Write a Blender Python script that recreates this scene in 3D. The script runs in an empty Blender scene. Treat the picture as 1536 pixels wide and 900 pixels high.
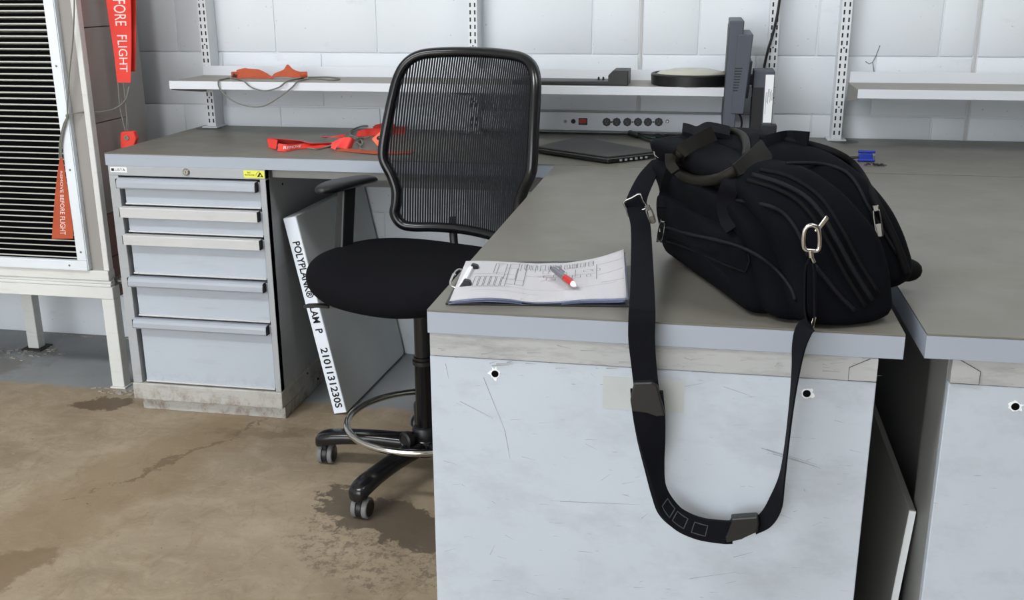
import bpy, bmesh, math, random
from mathutils import Vector, Matrix, noise
R = math.radians
random.seed(7)
scn = bpy.context.scene
COL = scn.collection

# ------------------------------------------------------------------ camera
F, YAW, PIT, ROL = 1548.1, -0.188, 0.2963, -0.0054
CAM = Vector((1.966, -3.8393, 1.4482))
fw = Vector((math.sin(YAW)*math.cos(PIT), math.cos(YAW)*math.cos(PIT), -math.sin(PIT)))
r0 = Vector((math.cos(YAW), -math.sin(YAW), 0)); u0 = r0.cross(fw)
rt = r0*math.cos(ROL) + u0*math.sin(ROL); up = rt.cross(fw)
cd = bpy.data.cameras.new('camera'); cam = bpy.data.objects.new('camera', cd); COL.objects.link(cam)
cd.sensor_width = 36; cd.lens = 36*F/1536; cd.clip_start = 0.05; cd.clip_end = 200
m = Matrix((rt, up, -fw)).transposed().to_4x4(); m.translation = CAM; cam.matrix_world = m
scn.camera = cam

def at(px, py, ax, v):
    d = fw + rt*((px-768)/F) - up*((py-450)/F); i = 'xyz'.index(ax)
    return CAM + d*((v-CAM[i])/d[i])

# ------------------------------------------------------------------ light
w = bpy.data.worlds.new('overcast_sky'); scn.world = w; w.use_nodes = True
nt = w.node_tree; nt.nodes.clear()
wo = nt.nodes.new('ShaderNodeOutputWorld'); bg = nt.nodes.new('ShaderNodeBackground')
bg.inputs['Color'].default_value = (0.93, 0.965, 1.0, 1); bg.inputs['Strength'].default_value = 4.2
nt.links.new(bg.outputs[0], wo.inputs[0])
def area(name, loc, rot, sx, sy, power, col=(1, 1, 1)):
    l = bpy.data.lights.new(name, 'AREA'); l.shape = 'RECTANGLE'; l.size = sx; l.size_y = sy; l.energy = power; l.color = col
    o = bpy.data.objects.new(name, l); COL.objects.link(o); o.location = loc; o.rotation_euler = rot; return o
area('ceiling_lamp_light', (3.6, -2.6, 4.38), (0, 0, 0), 2.4, 0.6, 50, (0.95, 0.98, 1.0))
area('ceiling_lamp_light', (-0.6, -3.6, 4.38), (0, 0, 0), 2.4, 0.6, 120, (0.95, 0.98, 1.0))
vs = scn.view_settings
vs.view_transform = 'Standard'; vs.look = 'None'; vs.gamma = 1; vs.use_curve_mapping = False
scn.display_settings.display_device = 'sRGB'
vs.exposure = 0.34

# ------------------------------------------------------------------ materials
def s2l(c): return tuple(((x/255)/12.92 if x/255 <= .04045 else ((x/255+.055)/1.055)**2.4) for x in c)
class Mat:
    """small node-graph helper"""
    def __init__(s, name):
        s.m = bpy.data.materials.new(name); s.m.use_nodes = True; s.nt = s.m.node_tree
        s.b = s.nt.nodes['Principled BSDF']; s._co = None
    def n(s, t, **k):
        x = s.nt.nodes.new(t)
        for a, v in k.items(): setattr(x, a, v)
        return x
    def l(s, a, b): s.nt.links.new(a, b)
    def pos(s):
        if not s._co: s._co = s.n('ShaderNodeNewGeometry').outputs['Position']
        return s._co
    def obj(s): return s.n('ShaderNodeTexCoord').outputs['Object']
    def mp(s, src, scale, rot=(0, 0, 0), loc=(0, 0, 0)):
        x = s.n('ShaderNodeMapping'); s.l(src, x.inputs[0]); x.inputs['Scale'].default_value = scale
        x.inputs['Rotation'].default_value = rot; x.inputs['Location'].default_value = loc; return x.outputs[0]
    def noise(s, src, scale, detail=4, rough=.55, dist=0):
        x = s.n('ShaderNodeTexNoise'); s.l(src, x.inputs['Vector']); x.inputs['Scale'].default_value = scale
        x.inputs['Detail'].default_value = detail; x.inputs['Roughness'].default_value = rough; x.inputs['Distortion'].default_value = dist
        return x.outputs['Fac']
    def ramp(s, src, a, b, c0=(0, 0, 0, 1), c1=(1, 1, 1, 1)):
        x = s.n('ShaderNodeValToRGB'); s.l(src, x.inputs[0]); e = x.color_ramp.elements
        e[0].position = a; e[1].position = b; e[0].color = c0; e[1].color = c1; return x.outputs[0]
    def mix(s, fac, a, b):
        x = s.n('ShaderNodeMix', data_type='RGBA')
        for v, i in ((fac, 0), (a, 6), (b, 7)):
            if hasattr(v, 'is_linked'): s.l(v, x.inputs[i])
            elif i: x.inputs[i].default_value = (*v[:3], 1)
            else: x.inputs[i].default_value = v
        return x.outputs[2]
    def math(s, op, a, b=0, clamp=False):
        x = s.n('ShaderNodeMath', operation=op, use_clamp=clamp)
        for v, i in ((a, 0), (b, 1)):
            if hasattr(v, 'is_linked'): s.l(v, x.inputs[i])
            else: x.inputs[i].default_value = v
        return x.outputs[0]
    def bump(s, h, st=.2, d=.002):
        x = s.n('ShaderNodeBump'); s.l(h, x.inputs['Height']); x.inputs['Strength'].default_value = st; x.inputs['Distance'].default_value = d
        s.l(x.outputs[0], s.b.inputs['Normal'])
    def set(s, col=None, rough=None, metal=None, spec=None):
        for k, v in (('Base Color', col), ('Roughness', rough), ('Metallic', metal), ('Specular IOR Level', spec)):
            if v is None: continue
            if hasattr(v, 'is_linked'): s.l(v, s.b.inputs[k])
            elif k == 'Base Color': s.b.inputs[k].default_value = (*v[:3], 1)
            else: s.b.inputs[k].default_value = v
        return s

def simple(name, rgb, rough=.5, metal=0, var=.08, vs_=6, bump=0, bs=120, spec=.5, bd=.001):
    q = Mat(name); c = s2l(rgb)
    f = q.noise(q.obj(), vs_)
    q.set(q.mix(f, tuple(x*(1-var) for x in c), tuple(min(1, x*(1+var)) for x in c)), rough, metal, spec)
    if bump: q.bump(q.noise(q.obj(), bs, 3), bump, bd)
    return q.m

def painted(name, rgb, dirt=(120, 108, 88), amount=.5, low=None, rough=.45, grime=.55, vz=9):
    """painted sheet metal or wood with scuffs; low = height under which rusty dirt gathers"""
    q = Mat(name); c = s2l(rgb); p = q.pos()
    base = q.mix(q.noise(p, 3.5, 5), tuple(x*.9 for x in c), tuple(min(1, x*1.06) for x in c))
    st = q.ramp(q.noise(q.mp(p, (1.2, 1.2, vz)), 5, 8, .72), grime, grime+.17)
    base = q.mix(q.math('MULTIPLY', st, amount*.42), base, s2l(dirt))
    sc = q.ramp(q.noise(q.mp(p, (5, 5, 46), (0, R(9), 0)), 4.0, 3, .6), .70, .74)
    base = q.mix(q.math('MULTIPLY', sc, amount*.5), base, s2l((96, 96, 96)))
    if low:
        z = q.n('ShaderNodeSeparateXYZ'); q.l(p, z.inputs[0])
        g = q.ramp(z.outputs[2], max(0, low-.10), low+.02, (1, 1, 1, 1), (0, 0, 0, 1))
        rn = q.ramp(q.noise(q.mp(p, (1, 1, .7)), 22, 8, .75), .47, .66)
        base = q.mix(q.math('MULTIPLY', q.math('MULTIPLY', g, rn), .8), base, s2l((112, 84, 56)))
    q.set(base, rough, 0, .4); q.bump(q.noise(p, 90, 3), .06, .001)
    return q.m

M = {}
# wall paint on block
q = Mat('wall_paint'); p = q.pos(); c = s2l((222, 227, 232))
b0 = q.mix(q.noise(p, 2.2, 5), tuple(x*.92 for x in c), tuple(min(1, x*1.03) for x in c))
pits = q.ramp(q.noise(p, 60, 2, .5), .70, .76)
b0 = q.mix(q.math('MULTIPLY', pits, .35), b0, s2l((110, 110, 108)))
sm = q.ramp(q.noise(q.mp(p, (1, 1, 2.6)), 7, 7, .7), .60, .74)
b0 = q.mix(q.math('MULTIPLY', sm, .18), b0, s2l((150, 146, 138)))
q.set(b0, .55, 0, .35); q.bump(q.noise(p, 150, 4, .6), .35, .0012); M['wall'] = q.m
q = Mat('wall_joint_paint'); q.set(s2l((216, 221, 226)), .6); q.bump(q.noise(q.pos(), 120), .3, .001); M['joint'] = q.m
M['caulk'] = simple('joint_caulk', (192, 193, 192), .6)

# floor
q = Mat('concrete_floor'); p = q.pos()
sep = q.n('ShaderNodeSeparateXYZ'); q.l(p, sep.inputs[0]); X, Y = sep.outputs[0], sep.outputs[1]
tan = q.mix(q.ramp(q.noise(p, 1.7, 8, .66, .6), .32, .7), s2l((131, 116, 95)), s2l((166, 150, 128)))
tan = q.mix(q.math('MULTIPLY', q.ramp(q.noise(q.mp(p, (1, 1.6, 1), (0, 0, R(25))), 5.5, 9, .75, 1.2), .48, .72), .6), tan, s2l((174, 159, 137)))
tan = q.mix(q.math('MULTIPLY', q.ramp(q.noise(q.mp(p, (1.3, .8, 1), (0, 0, R(-30))), 9, 8, .8, .8), .52, .66), .55), tan, s2l((124, 106, 82)))
tan = q.mix(q.math('MULTIPLY', q.ramp(q.noise(p, 45, 3, .7), .62, .72), .5), tan, s2l((112, 98, 80)))
tan = q.mix(q.math('MULTIPLY', q.ramp(q.noise(q.mp(p, (1, 2.2, 1), (0, 0, R(20))), 26, 6, .7, 1.5), .60, .68), .35), tan, s2l((188, 175, 152)))
# orange drift from cabinet corner to camera-left
wn = q.n('ShaderNodeTexNoise'); q.l(p, wn.inputs['Vector']); wn.inputs['Scale'].default_value = 5; wn.inputs['Detail'].default_value = 8; wn.inputs['Roughness'].default_value = .7
wv1 = q.n('ShaderNodeVectorMath', operation='SUBTRACT'); q.l(wn.outputs['Color'], wv1.inputs[0]); wv1.inputs[1].default_value = (.5, .5, .5)
wv2 = q.n('ShaderNodeVectorMath', operation='SCALE'); q.l(wv1.outputs[0], wv2.inputs[0]); wv2.inputs['Scale'].default_value = .28
wv3 = q.n('ShaderNodeVectorMath', operation='ADD'); q.l(p, wv3.inputs[0]); q.l(wv2.outputs[0], wv3.inputs[1]); pw = wv3.outputs[0]
def blob(cx, cy, rx, ry, ang, edge, nscale, namp, soft=.12):
    mp_ = q.mp(pw, (1, 1, 1), (0, 0, 0), (-cx, -cy, 0))
    mp2 = q.n('ShaderNodeMapping', vector_type='TEXTURE'); q.l(mp_, mp2.inputs[0])
    mp2.inputs['Rotation'].default_value = (0, 0, ang); mp2.inputs['Scale'].default_value = (rx, ry, 1)
    sx = q.n('ShaderNodeSeparateXYZ'); q.l(mp2.outputs[0], sx.inputs[0])
    d = q.math('SQRT', q.math('ADD', q.math('POWER', q.math('ABSOLUTE', sx.outputs[0]), 2), q.math('POWER', q.math('ABSOLUTE', sx.outputs[1]), 2)))
    d = q.math('ADD', d, q.math('MULTIPLY', q.math('SUBTRACT', q.noise(p, nscale, 9, .72), .5), namp))
    return q.ramp(d, edge, edge+soft, (1, 1, 1, 1), (0, 0, 0, 1))
tan = q.mix(q.math('MULTIPLY', blob(.25, -1.3, .75, .22, R(75), .6, 6, 1.3, .4), .5), tan, s2l((126, 104, 74)))
tan = q.mix(q.math('MULTIPLY', blob(.36, -1.02, .40, .012, R(62), .7, 14, 3.5, .6), .7), tan, s2l((98, 80, 58)))
tan = q.mix(q.math('MULTIPLY', blob(.55, -.83, .25, .05, R(14), .6, 9, 2.2, .5), .45), tan, s2l((104, 86, 62)))
tan = q.mix(q.math('MULTIPLY', blob(.22, -1.78, .17, .10, R(60), .8, 9, 1.2, .2), .7), tan, s2l((112, 92, 66)))
gy = q.math('ADD', Y, q.math('MULTIPLY', q.math('SUBTRACT', q.noise(p, 7, 8, .75), .5), .16))
gmask = q.ramp(q.math('ADD', gy, 1.0), .42, .455)
grey = q.mix(q.noise(p, 6, 6), s2l((122, 126, 128)), s2l((148, 151, 152)))
grey = q.mix(q.math('MULTIPLY', q.ramp(q.noise(p, 30, 4, .7), .66, .72), .7), grey, s2l((70, 70, 68)))
col = q.mix(gmask, tan, grey)
col = q.mix(q.math('MULTIPLY', q.ramp(q.noise(p, 16, 3, .9), .70, .72), .7), col, s2l((84, 72, 58)))
lowleft = blob(-1.0, -.42, .42, .2, 0, .7, 8, 1.6, .4)
col = q.mix(q.math('MULTIPLY', lowleft, .6), col, s2l((100, 94, 86)))
wet1 = blob(-.13, -.70, .14, .075, R(25), .8, 7, .7, .1)
col = q.mix(q.math('MULTIPLY', wet1, .72), col, s2l((72, 57, 40)))
wet2 = blob(1.12, -1.33, .34, .15, R(-20), .74, 9, 1.9, .05)
wet3 = q.math('MULTIPLY', blob(1.17, -1.46, .33, .22, R(-20), .8, 10, 1.5, .3), q.ramp(q.noise(p, 28, 8, .8), .50, .56))
wet = q.math('MAXIMUM', wet2, q.math('MULTIPLY', wet3, .7))
col = q.mix(q.math('MULTIPLY', wet, .8), col, s2l((80, 72, 62)))
q.set(col, q.mix(wet2, (.62, .62, .62), (.30, .30, .30)), 0, .4)
q.bump(q.noise(p, 70, 6, .7), .22, .002); M['floor'] = q.m

# bench laminate
q = Mat('bench_laminate'); p = q.pos(); c = s2l((113, 110, 102))
b0 = q.mix(q.noise(p, 4, 6, .6), tuple(x*.86 for x in c), tuple(x*1.1 for x in c))
b0 = q.mix(q.math('MULTIPLY', q.ramp(q.noise(q.mp(p, (1, 5, 1), (0, 0, R(30))), 9, 8, .75), .60, .74), .25), b0, s2l((160, 154, 142)))
q.set(b0, q.ramp(q.noise(p, 5, 4), .3, .7, (.36,)*3+(1,), (.5,)*3+(1,)), 0, .45); q.bump(q.noise(p, 260, 2), .08, .0006); M['top'] = q.m
M['top_edge'] = simple('bench_edge_band', (160, 168, 180), .42, var=.04)
M['edge_line'] = simple('bench_edge_seam', (70, 62, 54), .7)
M['cab'] = painted('cabinet_grey_paint', (178, 186, 196), amount=.35, low=.14)
M['cab_frame'] = painted('cabinet_frame_paint', (168, 171, 174), dirt=(120, 116, 108), amount=.55, low=.16)
M['cab_base'] = painted('cabinet_base_paint', (178, 177, 172), amount=1.0, low=.13)
M['alu'] = simple('drawer_handle_aluminium', (162, 168, 177), .34, .0, .05, spec=.6)
M['pale_strip'] = painted('drawer_handle_pale', (198, 198, 198), amount=.5)
M['panel'] = painted('leg_panel_paint', (190, 199, 209), dirt=(152, 157, 164), amount=.8, grime=.50, vz=2.2)
M['rail'] = painted('leg_rail_paint', (176, 178, 179), dirt=(120, 118, 116), amount=1.2, grime=.49, vz=6)
M['pedestal'] = painted('pedestal_side_paint', (142, 143, 140), amount=.4)
M['board_edge'] = simple('board_white_edge', (226, 230, 232), .5)
M['board_face'] = simple('board_grey_face', (150, 150, 146), .55)
M['white_metal'] = painted('white_painted_steel', (216, 217, 214), amount=.5, dirt=(140, 128, 110))
M['standard'] = simple('wall_standard_white', (222, 226, 230), .4, var=.03)
M['slot'] = simple('slot_dark', (30, 31, 34), .8)
M['shelf'] = simple('shelf_grey_top', (140, 136, 128), .5)
M['shelf_lip'] = simple('shelf_white_lip', (214, 218, 224), .45, var=.05)
M['alu_frame'] = simple('bright_aluminium_frame', (226, 233, 240), .38, .15, .03)
M['louvre'] = simple('louvre_aluminium', (196, 196, 190), .4, .35, .08, 30)
M['grey_side'] = simple('unit_grey_side', (150, 146, 142), .6, var=.1, vs_=3)
M['taupe'] = painted('unit_taupe_panel', (150, 139, 134), amount=.4, dirt=(100, 84, 76))
M['brown'] = painted('unit_brown_panel', (128, 92, 82), amount=.6, dirt=(80, 60, 50))
M['black_void'] = simple('unit_dark_inside', (14, 14, 16), .9, spec=.1)
M['black'] = simple('black_plastic', (24, 24, 26), .42, bump=.12, bs=400)
M['black_gloss'] = simple('black_gloss_plastic', (20, 20, 22), .22)
M['seat'] = simple('seat_black_fabric', (15, 15, 19), .95, var=.2, bump=.8, bs=300, spec=.12, bd=.002)
M['strand'] = simple('mesh_back_strand', (24, 25, 29), .75, spec=.2)
M['rubber'] = simple('caster_tyre_grey', (112, 112, 112), .7)
M['chrome'] = simple('chrome', (205, 203, 198), .16, 1, .05)
M['steel_dark'] = simple('gunmetal', (140, 138, 134), .28, 1, .05)
M['foam'] = simple('white_foam', (232, 238, 246), .7, var=.04, vs_=12, bump=.25, bs=60, spec=.2)
M['foam_shade'] = simple('foam_shaded_grey', (192, 196, 196), .6, var=.1, vs_=4, spec=.3)  # same white foam, greyed for the shade on the broad face
M['ink'] = simple('black_ink', (22, 22, 28), .8, var=0)
M['ink_grey'] = simple('grey_ink', (120, 118, 124), .8, var=0)
M['ink_white'] = simple('white_print', (238, 216, 214), .7, var=.04)
M['ink_red'] = simple('red_ink', (196, 84, 84), .8, var=0)
M['red_flag'] = simple('red_webbing', (226, 62, 50), .7, var=.12, vs_=18, bump=.5, bs=350)
M['orange_flag'] = simple('orange_red_webbing', (176, 78, 46), .75, var=.2, vs_=22, bump=.5, bs=350)
M['pink_flag'] = simple('bright_red_vinyl', (246, 72, 66), .5, var=.1, vs_=22)
M['salmon'] = simple('salmon_tag', (240, 116, 88), .6)
M['cord'] = simple('grey_cord', (120, 120, 112), .7, var=.2, vs_=80)
M['cable'] = simple('black_cable', (20, 20, 22), .5)
M['green'] = simple('green_cable', (24, 84, 66), .5)
M['blue'] = simple('blue_connector', (30, 52, 156), .4)
M['white_plastic'] = simple('white_label', (236, 238, 240), .6, var=.02)
M['yellow'] = simple('yellow_label', (226, 226, 84), .6, var=.03)
M['mon'] = simple('monitor_charcoal', (70, 75, 86), .5, var=.05)
M['mon_dark'] = simple('monitor_black', (20, 20, 22), .5)
M['glass_dome'] = simple('clock_face_cream', (190, 186, 168), .25, var=.05)
M['strip'] = simple('power_strip_grey', (216, 221, 228), .4, var=.04)
M['lap'] = simple('laptop_lid', (44, 43, 42), .4, var=.15, vs_=12)
M['lap_edge'] = simple('laptop_silver_edge', (120, 120, 120), .35, .6)
M['paper'] = simple('paper', (246, 244, 246), .8, var=.02, spec=.2)
M['paper_blue'] = simple('paper_edge', (214, 222, 246), .8, var=.02, spec=.2)
M['clipboard'] = simple('clipboard_black', (30, 30, 33), .35)
M['pen_grey'] = simple('pen_grey_barrel', (104, 104, 112), .35)
M['pen_red'] = simple('pen_red_grip', (184, 34, 30), .4)
M['bag'] = simple('bag_ballistic_nylon', (11, 12, 17), .85, var=.25, vs_=14, bump=.5, bs=420, spec=.08)
M['bag_edge'] = simple('bag_piping', (11, 11, 13), .75, spec=.15)
M['zip'] = simple('zip_tape', (16, 17, 22), .7, var=.2, vs_=200, bump=.6, bs=350, spec=.2)
M['web'] = simple('strap_webbing', (13, 14, 20), .8, var=.12, bump=.6, bs=500, spec=.12)
M['leather'] = simple('handle_leather', (25, 23, 18), .55, var=.2, vs_=30, bump=.35, bs=160, spec=.15)
M['stitch'] = simple('grey_stitching', (58, 60, 66), .7)
M['cap'] = simple('strap_cap_rubber', (28, 28, 28), .4, bump=.2, bs=200)
M['tape'] = simple('old_tape', (184, 190, 190), .35, var=.08, vs_=30)
M['hole'] = simple('hole_black', (6, 6, 7), .9, spec=.1)
M['bare'] = simple('chipped_paint_white', (240, 244, 248), .6)
M['debris'] = simple('floor_debris', (158, 154, 146), .8, var=.6, vs_=60)
M['debris_dark'] = simple('dark_lint', (50, 46, 42), .9, var=.4, vs_=60)
M['red_led'] = simple('red_rocker', (190, 40, 36), .3)
M['ceiling'] = simple('ceiling_white', (214, 216, 216), .8)
M['dark_wall'] = simple('grey_side_wall', (120, 120, 118), .8)
M['lamp_white'] = simple('lamp_housing', (220, 220, 220), .5)

# ------------------------------------------------------------------ mesh helpers
class B:
    def __init__(s): s.bm = bmesh.new()
    def box(s, a, b, bev=0, seg=2):
        a, b = Vector(a), Vector(b)
        r = bmesh.ops.create_cube(s.bm, size=1); vs = r['verts']
        for v in vs: v.co = Vector((a[i] + (b[i]-a[i])*(v.co[i]+.5) for i in range(3)))
        if bev:
            es = list({e for v in vs for e in v.link_edges})
            bmesh.ops.bevel(s.bm, geom=es, offset=bev, segments=seg, affect='EDGES', profile=.5)
        return s
    def hexa(s, P, bev=0):
        """8 corner points: bottom 4 (ccw), top 4"""
        v = [s.bm.verts.new(p) for p in P]
        fs = [(3, 2, 1, 0), (4, 5, 6, 7), (0, 1, 5, 4), (1, 2, 6, 5), (2, 3, 7, 6), (3, 0, 4, 7)]
        for f in fs: s.bm.faces.new([v[i] for i in f])
        if bev: bmesh.ops.bevel(s.bm, geom=list({e for x in v for e in x.link_edges}), offset=bev, segments=2, affect='EDGES', profile=.5)
        return s
    def prism(s, pts, d, bev=0):
        """closed polygon of 3D points pushed along d"""
        d = Vector(d); a = [s.bm.verts.new(p) for p in pts]; b = [s.bm.verts.new(Vector(p)+d) for p in pts]; n = len(pts)
        s.bm.faces.new(a[::-1]); s.bm.faces.new(b)
        for i in range(n): s.bm.faces.new((a[i], a[(i+1) % n], b[(i+1) % n], b[i]))
        if bev: bmesh.ops.bevel(s.bm, geom=list({e for x in a+b for e in x.link_edges}), offset=bev, segments=2, affect='EDGES', profile=.5)
        return s
    def rings(s, rings, cap=True, closed=True):
        vr = [[s.bm.verts.new(p) for p in r] for r in rings]; n = len(vr[0])
        for a, b in zip(vr, vr[1:]):
            for i in range(n if closed else n-1): s.bm.faces.new((a[i], a[(i+1) % n], b[(i+1) % n], b[i]))
        if cap and closed: s.bm.faces.new(vr[0][::-1]); s.bm.faces.new(vr[-1])
        return s
    def lathe(s, prof, o=(0, 0, 0), ax=(0, 0, 1), n=24, cap=True):
        o, ax = Vector(o), Vector(ax).normalized(); t = ax.orthogonal().normalized(); bt = ax.cross(t)
        return s.rings([[o+ax*h+(t*math.cos(2*math.pi*k/n)+bt*math.sin(2*math.pi*k/n))*max(r_, 1e-5) for k in range(n)] for r_, h in prof], cap)
    def cyl(s, a, b, r_, n=16, r2=None, bev=0):
        a, b = Vector(a), Vector(b); L = (b-a).length; r2 = r_ if r2 is None else r2
        pr = [(r_, 0), (r2, L)] if not bev else [(r_-bev, 0), (r_, bev), (r2, L-bev), (r2-bev, L)]
        return s.lathe(pr, a, b-a, n)
    def tube(s, pts, rad, n=10, closed=False, flat=None):
        pts = [Vector(p) for p in pts]; N = len(pts); rs = []
        nrm = None
        for i, p in enumerate(pts):
            if closed: t = pts[(i+1) % N]-pts[i-1]
            else: t = pts[min(i+1, N-1)]-pts[max(i-1, 0)]
            t.normalize()
            if nrm is None: nrm = t.orthogonal().normalized()
            nrm = (nrm - t*nrm.dot(t)).normalized(); bn = t.cross(nrm)
            r_ = rad[i] if isinstance(rad, (list, tuple)) else rad
            rs.append([p+(nrm*math.cos(2*math.pi*k/n)+bn*math.sin(2*math.pi*k/n))*r_ for k in range(n)])
        if closed: 
            vr = [[s.bm.verts.new(p) for p in r] for r in rs]
            for j in range(N):
                a, b = vr[j], vr[(j+1) % N]
                if j == N-1:   # best rotation match
                    off = min(range(n), key=lambda o_: (b[o_].co-a[0].co).length); b = b[off:]+b[:off]
                for i in range(n): s.bm.faces.new((a[i], a[(i+1) % n], b[(i+1) % n], b[i]))
            return s
        return s.rings(rs)
    def ribbon(s, pts, wid, th=.0015):
        """pts centre line, wid per-point half-width vectors; thickness th"""
        pts = [Vector(p) for p in pts]; wid = [Vector(x) for x in wid]; N = len(pts); rs = []
        pn = None
        for i, p in enumerate(pts):
            t = (pts[min(i+1, N-1)]-pts[max(i-1, 0)]).normalized(); n_ = t.cross(wid[i])
            if n_.length < 1e-9: n_ = pn or Vector((0, 0, 1))
            n_.normalize()
            pn = n_; h = n_*th/2
            rs.append([p-wid[i]-h, p+wid[i]-h, p+wid[i]+h, p-wid[i]+h])
        return s.rings(rs)
    def quad(s, *P):
        s.bm.faces.new([s.bm.verts.new(p) for p in P]); return s
    def sphere(s, c, r_, sc=(1, 1, 1), n=16):
        x = bmesh.ops.create_uvsphere(s.bm, u_segments=n, v_segments=n//2, radius=r_)
        for v in x['verts']: v.co = Vector(c)+Vector((v.co[i]*sc[i] for i in range(3)))
        return s
    def add_mesh(s, me): s.bm.from_mesh(me); return s

def obj(name, b, mat, parent=None, smooth=False, sub=0, kind=None, recalc=True):
    bm = b.bm
    if recalc: bmesh.ops.recalc_face_normals(bm, faces=bm.faces)
    me = bpy.data.meshes.new(name); bm.to_mesh(me); bm.free()
    mats = mat if isinstance(mat, (list, tuple)) else [mat]
    for x in mats: me.materials.append(M[x])
    if smooth:
        for f in me.polygons: f.use_smooth = True
        if smooth != 'all': me.set_sharp_from_angle(angle=R(40))
    o = bpy.data.objects.new(name, me); COL.objects.link(o)
    if parent: o.parent = parent
    if sub:
        md = o.modifiers.new('sub', 'SUBSURF'); md.levels = sub; md.render_levels = sub
    if kind: o['kind'] = kind
    return o
def thing(name, label, cat, loc=(0, 0, 0), rz=0, group=None):
    o = bpy.data.objects.new(name, None); COL.objects.link(o); o.location = loc; o.rotation_euler = (0, 0, rz); o.empty_display_size = .05
    return tag(o, label, cat, group)
def tag(o, label, cat, group=None):
    o['label'] = label; o['category'] = cat
    if group: o['group'] = group
    return o
def cat(P, n=8, closed=False):
    """Catmull-Rom through points (any Vector size)"""
    P = [Vector(p) for p in P]; N = len(P); out = []
    rng = range(N) if closed else range(N-1)
    for i in rng:
        a = P[i-1] if (closed or i > 0) else P[0]*2-P[1]
        b, c = P[i], P[(i+1) % N]
        d = P[(i+2) % N] if (closed or i+2 < N) else P[-1]*2-P[-2]
        for k in range(n):
            t = k/n
            out.append(.5*((2*b)+(c-a)*t+(2*a-5*b+4*c-d)*t*t+(3*b-a-3*c+d)*t**3))
    if not closed: out.append(P[-1])
    return out
def text_mesh(body, size, depth=0.0004, space=1.0, bold=0):
    cu = bpy.data.curves.new('t', 'FONT'); cu.body = body; cu.size = size; cu.extrude = depth; cu.offset = bold; cu.space_character = space
    cu.align_x = 'LEFT'; cu.align_y = 'CENTER'; cu.resolution_u = 3
    o = bpy.data.objects.new('t', cu); COL.objects.link(o)
    dg = bpy.context.evaluated_depsgraph_get(); me = bpy.data.meshes.new_from_object(o.evaluated_get(dg))
    bpy.data.objects.remove(o); bpy.data.curves.remove(cu)
    return me
def text(name, body, size, fn, mat, parent, width=None, cuts=0, depth=.0003, space=1.0, bold=0):
    """fn maps (along, across, out) to a point; width squeezes the line to that length"""
    me = text_mesh(body, size, depth, space, bold); b = B().add_mesh(me); bpy.data.meshes.remove(me)
    if cuts: bmesh.ops.subdivide_edges(b.bm, edges=b.bm.edges, cuts=cuts)
    xs = [v.co.x for v in b.bm.verts]; x0, x1 = min(xs), max(xs)
    for v in b.bm.verts:
        x = v.co.x-x0
        if width: x *= width/(x1-x0)
        v.co = fn(x, v.co.y, v.co.z)
    return obj(name, b, mat, parent, recalc=False)

# ------------------------------------------------------------------ setting
def struct(name, b, mat, parent=None):
    o = obj(name, b, mat, parent)
    if not parent: o['kind'] = 'structure'
    return o
struct('floor', B().box((-4.2, -40, -.1), (7, .3, 0)), 'floor')
wall = struct('wall_back', B().box((-4.2, .0042, 0), (7, .25, 4.5)), 'joint')
struct('ceiling', B().box((-4.2, -9, 4.45), (7, .25, 4.6)), 'ceiling')
struct('wall_left', B().box((-4.3, -9, 0), (-4.2, .25, 4.6)), 'ceiling')
struct('front_light_blocker', B().box((2.2, -9.1, 0), (7.1, -9, 4.6)), 'dark_wall')  # unseen, added to close off the right so light enters from front-left
struct('wall_right', B().box((7, -9, 0), (7.1, .25, 4.6)), 'dark_wall')
# painted concrete blocks, each its own piece
zs = [0, .188, .391, .594, .797, 1.0, 1.203, 1.406, 1.609, 1.812, 2.015, 2.218]
CJ = (1.712, 2.848)
for k in range(11):
    z0, z1 = zs[k]+.0028, zs[k+1]-.0028
    ev = (k % 2 == 0)          # k=6 is the course at 1.2-1.4 m
    seams = set(CJ)
    a0 = -.087 if ev else .094
    x = a0 - .406*5
    while x < 1.66:
        seams.add(round(x, 3)); x += .406
    seams |= ({1.917, 2.325, 2.731} if ev else {2.12, 2.526})
    x = 2.848+(.203 if ev else .406)
    while x < 5.0: seams.add(round(x, 3)); x += .406
    xs = sorted(seams)
    for x0, x1 in zip(xs, xs[1:]):
        if x1-x0 < .06: continue
        pr = random.uniform(-.0012, .0008)
        cj0 = .008 if any(abs(x0-c_) < .01 for c_ in CJ) else .0025; cj1 = .008 if any(abs(x1-c_) < .01 for c_ in CJ) else .0025
        obj('block', B().box((x0+cj0, pr, z0), (x1-cj1, .02, z1), .0035, 2), 'wall', wall, smooth=True)
for c_ in CJ:
    obj('joint_sealant', B().box((c_-.005, .001, .0), (c_+.005, .02, 2.218), .002), 'caulk', wall)
obj('upper_wall_face', B().box((-4.2, .0, 2.222), (7, .02, 4.45)), 'wall', wall)
# crack with filler on the right of the wall
cr = [at(px, py, 'y', -.001) for px, py in ((1320, 68), (1314, 84), (1309, 93), (1311, 108))]
obj('crack', B().tube(cr, .0016, 5), 'ink_grey', wall)
obj('crack', B().tube([at(px, py, 'y', -.001) for px, py in ((1298, 92), (1304, 96), (1309, 93))], .0014, 5), 'ink_grey', wall)

for lx, ly in ((3.6, -2.6), (-.6, -3.6)):
    t = thing('ceiling_lamp', 'long white ceiling lamp above the workbenches' if lx > 0 else 'long white ceiling lamp above the open floor', 'lamp', (lx, ly, 4.45))
    obj('lamp_housing', B().box((-1.25, -.35, -.05), (1.25, .35, 0), .01), 'lamp_white', t)

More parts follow.
